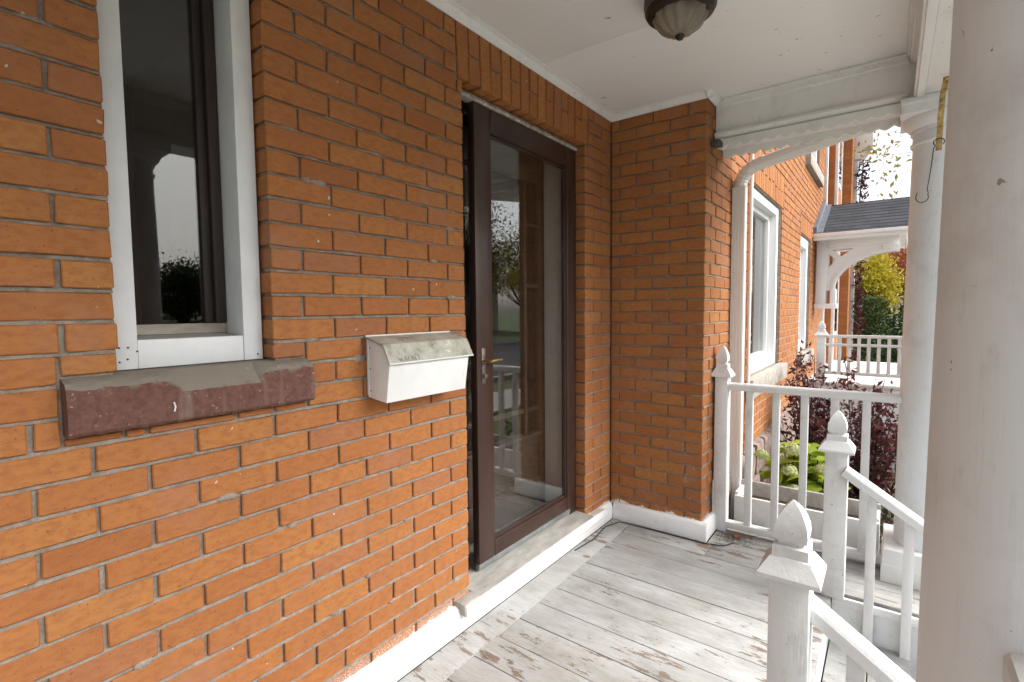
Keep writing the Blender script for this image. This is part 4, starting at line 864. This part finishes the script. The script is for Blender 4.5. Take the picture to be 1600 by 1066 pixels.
# ------------------------------------------------------------------ neighbouring entrance: hood, railing, next house
hd = empty('door_hood', (1.0, 7.0, 2.1), 'white bracketed door hood with slate grey shingle roof on the next entrance', 'door hood')
ey, ez, ry, rz, hx0, hx1 = 6.02, 2.105, 7.05, 2.625, XB+.004, 1.545
sl_ = math.atan2(rz-ez, ry-ey); SLOPE = math.hypot(rz-ez, ry-ey)
for sgn in (1, -1):
    m = MB(); yr = lambda t: (ey+(ry-ey)*t) if sgn == 1 else (2*ry-(ey+(ry-ey)*t))
    m.ext([(yr(0), ez), (yr(1), rz), (yr(1), rz-.05), (yr(0), ez-.04)], 'X', hx0, hx1); rf = m.build('roof_deck', 'vinyl', hd)
    m = MB(); m.ext([(yr(0), ez+.0008), (yr(1), rz+.0008), (yr(1), rz+.0018), (yr(0), ez+.0018)], 'X', hx0, hx1+.012); m.build('underlay', 'roofing', hd)
    rows = 10; ex = SLOPE/rows; tw = .165
    me_cache = {}
    for r in range(rows):
        xx = hx0+.02-(tw/2 if r % 2 else 0)
        while xx < hx1:
            a, b = max(xx, hx0+.02), min(xx+tw, hx1+.015)
            if b-a > .03:
                wd = round(b-a-.0025, 4); key = (wd, sgn)
                if key not in me_cache:
                    t0 = .009; L = ex*1.12; cs, sn = math.cos(sl_), math.sin(sl_); vs = []
                    for x in (0, wd):
                        for s_, h_ in ((-.012, .002), (-.012, .002+t0), (L, .006), (L, .001)): vs.append((x, sgn*(s_*cs-h_*sn), s_*sn+h_*cs))
                    me = bpy.data.meshes.new('shingle'); me.from_pydata(vs, [], [(0, 1, 5, 4), (1, 2, 6, 5), (2, 3, 7, 6), (3, 0, 4, 7), (0, 3, 2, 1), (4, 5, 6, 7)]); bm = bmesh.new(); bm.from_mesh(me); bmesh.ops.recalc_face_normals(bm, faces=bm.faces); bm.to_mesh(me); bm.free(); me.materials.append(M['shingle']); me_cache[key] = me
                o = bpy.data.objects.new('shingle', me_cache[key]); link(o, (a, yr(r/rows), ez+(rz-ez)*r/rows+rnd.uniform(0, .0015)), rf)
            xx += tw
m = MB(); m.ext([(ey-.02, ez+.01), (ry, rz+.01), (ry, rz+.10), (ey-.02, ez+.10)], 'X', hx0-.002, hx0+.035); m.build('step_flashing', 'bluemetal', hd)
m = MB(); m.ext([(ey-.02, ez+.012), (ry, rz+.012), (ry, rz+.03), (ey-.02, ez+.03)], 'X', hx0+.036, hx0+.10); m.build('step_flashing', 'bluemetal', hd)
scallop(ey-.03, ey-.008, hx0, hx1, ez+.012, ez-.075, .05, .010, 'scalloped_eave', hd, 'vinyl')
box('eave_board', 'vinyl', (hx0, hx1+.01, ey-.055, ey-.031, ez-.028, ez+.014), hd, bevel=.004)
m = MB(); m.ext([(ey, ez-.03), (ry, rz-.06), (2*ry-ey, ez-.03)], 'X', hx1-.03, hx1-.005); m.build('gable_board', 'vinyl', hd)
def bracket(y0, y1):
    e = MB(); e.box(.60, .715, y0, y1, 1.20, 2.06); e.build('bracket_post', 'vinyl', hd, bevel=.005)
    box('bracket_beam', 'vinyl', (.7155, 1.46, y0, y1, 1.955, 2.065), hd, bevel=.005)
    box('bracket_foot', 'vinyl', (.585, .84, y0-.03, y1+.03, 1.165, 1.23), hd, bevel=.005)
    box('bracket_drop', 'vinyl', (.76, .825, y0-.005, y1+.005, 1.2305, 1.42), hd, bevel=.004)
    box('beam_end', 'vinyl', (1.30, 1.47, y0-.02, y1+.02, 1.86, 1.954), hd, bevel=.004)
    n = 16; curve = [(1.44-.64*math.cos(R(90)*k/n), 1.40+.46*math.sin(R(90)*k/n)) for k in range(n+1)]
    outer = [(.716, 1.40)]+curve+[(1.44, 1.9545), (.716, 1.9545)]
    holes = [[(.770, 1.925), (1.0, 1.925), (.875, 1.835)], [(.735, 1.87), (.82, 1.79), (.735, 1.70)]]
    bm = bmesh.new(); loops = []
    for lp in [outer]+holes:
        vs = [bm.verts.new((x, y0+.01, z)) for x, z in lp]; loops.append(vs)
        for i in range(len(vs)): bm.edges.new((vs[i], vs[(i+1) % len(vs)]))
    bmesh.ops.triangle_fill(bm, edges=bm.edges[:], use_beauty=True)
    bm.verts.ensure_lookup_table(); bm.verts.index_update(); m = MB(); N_ = len(bm.verts)
    m.add([v.co[:] for v in bm.verts]+[(v.co.x, y1-.01, v.co.z) for v in bm.verts], [tuple(v.index for v in f.verts) for f in bm.faces]+[tuple(v.index+N_ for v in f.verts) for f in bm.faces]+[(l_[i].index, l_[(i+1) % len(l_)].index, l_[(i+1) % len(l_)].index+N_, l_[i].index+N_) for l_ in loops for i in range(len(l_))])
    bm.free(); m.build('bracket_spandrel', 'vinyl', hd)
    rib = [(1.44-.67*math.cos(R(90)*k/n), 1.40+.50*math.sin(R(90)*k/n)) for k in range(n+1)]
    m = MB(); m.ext(curve+rib[::-1], 'Y', y0-.012, y1+.012); m.build('bracket_rib', 'vinyl', hd, smooth=30)
bracket(6.20, 6.36)
box('hood_ceiling', 'vinyl', (hx0, hx1-.03, ey+.06, 2*ry-ey-.06, 2.075, 2.09), hd)
# its porch and railing
npz = empty('neighbour_porch', (1.4, 7.0, -.72), 'white painted porch platform of the next entrance', 'porch')
box('skirt', 'vinyl', (XB+.002, 2.27, 5.58, 8.57, -.72, .245), npz, bevel=.01)
for k in range(21): box('deck_board', 'rail', (XB+.003, 2.30, 5.555+.145*k, 5.555+.145*k+.141, .2455, .28), npz, bevel=.004)
for k in range(9): box('skirt_board', 'rail', (.70+.175*k, .70+.175*k+.170, 5.566, 5.5795, -.70, .235), npz, bevel=.003)
for k in range(3): box('step', 'rail', (2.301+.27*k, 2.301+.27*(k+1), 6.3, 7.8, -.72, .28-.25*(k+1)), npz, bevel=.008)
nr = empty('porch_railing', (1.3, 5.62, .28), 'white double top railing of the next entrance, beyond the purple shrub', 'railing')
finial(.735, 5.62, 1.02, .045, nr, zb=.28)
for z0, z1 in ((.815, .85), (.715, .745), (.375, .41)): box('rail', 'rail', (.781, 2.25, 5.595, 5.645, z0, z1), nr, bevel=.004)
for i in range(15):
    x = .83+.095*i; box('baluster', 'rail', (x-.017, x+.017, 5.603, 5.637, .4105, .7145), nr, bevel=.002); box('baluster', 'rail', (x-.017, x+.017, 5.603, 5.637, .7455, .8145), nr)
nr2 = empty('porch_railing', (2.2, 7.0, .28), 'white side railing of the next entrance along the street edge', 'railing')
for z0, z1 in ((.815, .85), (.715, .745), (.375, .41)): box('rail', 'rail', (2.2, 2.25, 5.66, 8.5, z0, z1), nr2, bevel=.004)
for i in range(24):
    y = 5.75+.115*i; box('baluster', 'rail', (2.208, 2.242, y-.017, y+.017, .4105, .7145), nr2)
# next house in the row: two shallow bays with white downspouts
nh = empty('neighbour_house', (0, 9.5, -.7), 'orange brick house further along the row with stepped bays', 'house')
def mat_brickfar():
    t = NT('distant_brick'); P = t.pos(); sx = t.n('SeparateXYZ'); t.l(P, sx.inputs[0]); cb = t.n('CombineXYZ'); t.l(t.math('ADD', sx.outputs[1], sx.outputs[0]), cb.inputs[0]); t.l(sx.outputs[2], cb.inputs[1])
    b = t.n('TexBrick'); b.inputs['Scale'].default_value = 1.0; b.inputs['Brick Width'].default_value = .2055; b.inputs['Row Height'].default_value = .0685; b.inputs['Mortar Size'].default_value = .006
    b.inputs['Color1'].default_value = S((.36, .125, .035)); b.inputs['Color2'].default_value = S((.46, .175, .045)); b.inputs['Mortar'].default_value = S((.20, .17, .14)); t.l(cb.outputs[0], b.inputs['Vector']); t.col(b.outputs[0]); t.set(.85, 0, .3)
    t.bump(b.outputs['Fac'], -.5, .006); return t.m
M['brickfar'] = mat_brickfar()
box('wall', 'brickfar', (-3, XB-.03, CY1+.002, 8.0, -.72, 5.6), nh); box('wall', 'brickfar', (-3, .63, 8.002, 9.3, -.72, 5.6), nh); box('wall', 'brickfar', (-3, .55, 9.302, 10.3, -.72, 5.6), nh); box('wall', 'brickfar', (-3, .72, 10.302, 10.9, -.72, 5.6), nh)
for x, y in ((XB+.0, CY1+.06), (.64, 8.06), (.58, 9.6)):
    m = MB(); m.box(x-.02, x+.035, y-.035, y+.035, -.7, 5.4); m.build('downspout', 'enamel', nh, bevel=.005)
box('roof', 'roofing', (-3.2, 1.0, CY1+.1, 11.1, 5.6, 5.8), nh)
for y0, y1, z0, z1 in ((8.35, 9.0, .7, 2.2), (8.35, 9.0, 3.2, 4.7)):
    m = MB(); m.box(.60, .645, y0, y1, z0, z1); w_ = m.build('window', 'vinyl', nh, bevel=.004); m = MB(); m.box(.646, .648, y0+.07, y1-.07, z0+.07, z1-.07); m.build('pane', 'glass', w_)
up = empty('upper_porch', (.8, 11.3, 3.9), 'white bracketed upper porch on the house further along the row', 'porch')
box('post', 'vinyl', (.66, .78, 10.95, 11.07, -.7, 4.15), up, bevel=.006); box('beam', 'vinyl', (.45, 1.02, 10.92, 11.10, 4.33, 4.80), up, bevel=.006); box('capital', 'vinyl', (.60, .84, 10.91, 11.11, 4.151, 4.329), up, bevel=.006)
m = MB(); m.ext([(.85, 4.32), (1.0, 4.32), (.85, 4.08), (.79, 4.0), (.79, 4.1)], 'Y', 10.97, 11.03); m.build('bracket', 'vinyl', up)
# vine climbing the far post
q = random.Random(5); vn = empty('climbing_vine', (.86, 10.9, -.7), 'purple leaved vine climbing the far white post', 'vine'); m = MB()
path = [(.86+.03*math.sin(k), 10.88, -.7+k*.36) for k in range(14)]; m.tube(path, .012, 5); m.build('stem', 'twig', vn); m = MB()
leaves(m, [Vector((.87+q.gauss(0, .05), 10.88+q.gauss(0, .05), q.uniform(-.5, 4.1))) for k in range(900)], .05, q); m.build('foliage', 'purple', vn, recalc=False, kind='stuff')

# ------------------------------------------------------------------ trees, hedge, street things
def tree(name, label, loc, h, cr, mat, n, size, seed, trunk=.14, base=.35, group=None, squash=.85, clumps=26, cat='tree', only=None):
    q = random.Random(seed); e = empty(name, loc, label, cat, group); L = Vector(loc); m = MB(); cz = h-cr*squash; ctr = L+Vector((0, 0, cz)); cl_ = []
    tp = [L+Vector((q.gauss(0, .04)*k, q.gauss(0, .04)*k, cz*k/5)) for k in range(6)]; m.tube(tp, [trunk*(1-.12*k) for k in range(6)], 9)
    for k in range(clumps):
        d = Vector((q.gauss(0, 1), q.gauss(0, 1), q.gauss(0, 1))).normalized()*(q.uniform(.35, 1.0)); c = ctr+Vector((d.x*cr, d.y*cr, d.z*cr*squash)); cl_.append(c)
        s = tp[q.randrange(2, 6)]; m.tube([s, s.lerp(c, .5)+Vector((0, 0, -.1*cr*q.random())), c], [trunk*.36, trunk*.2, trunk*.05], 5)
    m.build('trunk', 'bark', e, smooth=60); pts = []
    for k in range(n):
        c = q.choice(cl_); s = cr*.20; pts.append(c+Vector((q.gauss(0, s), q.gauss(0, s), q.gauss(0, s*.8))))
    f = MB(); leaves(f, pts, size, q); f.build('crown', mat, e, recalc=False, kind='stuff'); return e
tree('yellow_tree', 'bright yellow autumn tree beyond the neighbouring railing', (.62, 23, -.7), 4.3, 1.35, 'yellow', 9000, .075, 21, squash=1.05, clumps=34)
tree('green_tree', 'olive green tree left of the yellow tree', (-.6, 27, -.7), 4.3, 1.5, 'green', 5000, .09, 22)
tree('red_tree', 'red autumn tree behind the yellow tree', (2.3, 40, -.7), 5.6, 2.0, 'red', 6000, .11, 23)
tree('green_tree', 'pale green tree far behind the red tree', (1.6, 60, -.7), 7.6, 2.8, 'maple', 6000, .15, 24)
# evergreen hedge bushes
for i, (x, y, r_, h_, lab) in enumerate([(.9, 13.0, .75, 2.1, 'dark evergreen bush left behind the neighbouring railing'), (2.1, 13.3, .85, 2.25, 'dark evergreen bush right behind the neighbouring railing'), (-.4, 14.5, .9, 2.2, 'dark evergreen bush behind the far house corner')]):
    q = random.Random(40+i); e = empty('evergreen_bush', (x, y, -.7), lab, 'bush', 'evergreen bushes beyond the railing'); m = MB(); pts = []
    for k in range(9000):
        a = q.uniform(0, 6.28); z = q.random(); rr_ = r_*(1-.55*z**2.2)*(q.random()**.35)*(1+.12*math.sin(a*5+z*9)); pts.append(Vector((x+rr_*math.cos(a), y+rr_*math.sin(a), -.7+h_*z+q.gauss(0, .03))))
    leaves(m, pts, .045, q); m.build('foliage', 'evergreen', e, recalc=False, kind='stuff'); m = MB(); m.tube([(x, y, -.7), (x, y, -.7+h_*.8)], [.05, .02], 6); m.build('stem', 'bark', e)
# maple with leaves hanging into the gap of sky
q = random.Random(9); e = empty('maple_tree', (3.0, 11.5, -.7), 'maple with sparse turning leaves hanging against the white sky', 'tree'); m = MB(); L = Vector((3.0, 11.5, -.7))
tp = [L, L+Vector((.05, 0, 2)), L+Vector((0, .1, 4)), L+Vector((.05, 0, 6.2)), L+Vector((.1, 0, 8))]; m.tube(tp, [.2, .17, .14, .1, .05], 10); pts = []
ends = [(1.45, 11.0, 4.6), (1.15, 11.2, 4.35), (.95, 10.8, 4.15), (1.3, 11.1, 3.95), (1.25, 11, 3.35), (1.35, 11.2, 5.0), (.85, 11.3, 4.6), (1.1, 10.9, 3.65)]
for x, y, z in ends:
    s = tp[2].lerp(tp[3], q.random()); c = Vector((x, y, z)); m.tube([s, s.lerp(c, .5)+Vector((0, 0, .35)), c], [.016, .006, .0015], 5)
    for k in range(22 if z > 3.8 else 9): pts.append(c+Vector((q.gauss(.06, .13), q.gauss(0, .25), q.gauss(0, .085))))
for k in range(60):
    d = Vector((q.gauss(0, 1), q.gauss(0, 1), abs(q.gauss(0, 1)))).normalized(); c = L+Vector((.4, .5, 6))+Vector((d.x*2.0, d.y*2.2, d.z*2.6)); s = tp[3]
    if c.x < 2.3: continue
    m.tube([s, s.lerp(c, .5), c], [.03, .015, .004], 4)
    for j in range(60): pts.append(c+Vector((q.gauss(0, .35), q.gauss(0, .35), q.gauss(0, .3))))
m.build('trunk', 'bark', e, smooth=60); m = MB(); leaves(m, pts, .062, q); m.build('crown', 'maple', e, recalc=False, kind='stuff')
# across the street (seen mirrored in the panes)
for i, (x, y, h_, cr, mt, lab) in enumerate([(27, 7.5, 4.6, 1.9, 'green', 'low green street tree opposite the porch window'), (21, 14, 7, 2.8, 'maple', 'turning street tree across the road'), (20, 23, 9, 3.4, 'green', 'tall green tree across the road by the far pole'),
                                             (24, 34, 8, 3.2, 'yellow', 'yellow tree across the road far along the street'), (25, 12.0, 4.2, 1.8, 'green', 'small green tree across the road, left of the turning tree'), (6.2, 15.5, 6.5, 2.2, 'green', 'green tree on the verge this side of the road')]):
    tree('street_tree', lab, (x, y, -.7), h_, cr, mt, 11000, .10, 60+i, .2, clumps=44)
def house_far(x, y, w_, d, h_, lab):
    e = empty('far_house', (x, y, -.7), lab, 'house', 'houses across the street'); box('wall', 'siding', (x, x+d, y-w_/2, y+w_/2, -.72, h_), e)
    m = MB(); m.ext([(y-w_/2-.3, h_), (y, h_+2.2), (y+w_/2+.3, h_)], 'X', x-.4, x+d+.4); m.build('roof', 'roofing', e)
    for k in (-1, 1):
        for z in (.5, 3.2): box('window', 'darkwood', (x-.03, x-.005, y+k*w_*.26-.55, y+k*w_*.26+.55, z, z+1.4), e)
    box('door', 'brown', (x-.04, x-.004, y-.45, y+.45, -.6, 1.5), e)
house_far(27, 1, 9, 8, 5.0, 'pale sided house across the street opposite the porch'); house_far(27, 18, 9, 8, 5.0, 'pale sided house across the street further along'); house_far(28, 31, 9, 8, 5.0, 'pale sided house across the street at the far end')
for y in (-8.0, 26.0):
    e = empty('utility_pole', (6.3, y, -.7), 'wooden utility pole on the verge '+('behind the camera' if y < 0 else 'far along the street'), 'pole'); m = MB(); m.tube([(6.3, y, -.7), (6.3, y, 9.0)], [.14, .10], 12); m.build('post', 'pole', e, smooth=40); box('crossarm', 'pole', (5.3, 7.3, y-.05, y+.05, 8.2, 8.32), e)
for x, z in ((5.4, 8.35), (6.3, 9.0), (7.2, 8.35), (6.15, 6.6), (6.15, 6.2)):
    path = [(x, -40+110*k/40, z-.6*math.sin(math.pi*((k*110/40-40+8) % 34)/34)) for k in range(41)]; m = MB(); m.tube(path, .012, 5); m.build('overhead_wire', 'wire', None, smooth=60, label='overhead street wire at %s' % {5.4: 'the house side of the crossarm', 6.3: 'the pole top', 7.2: 'the road side of the crossarm', 6.15: 'mid pole height, '+('upper' if z > 6.4 else 'lower')}[x], cat='wire')
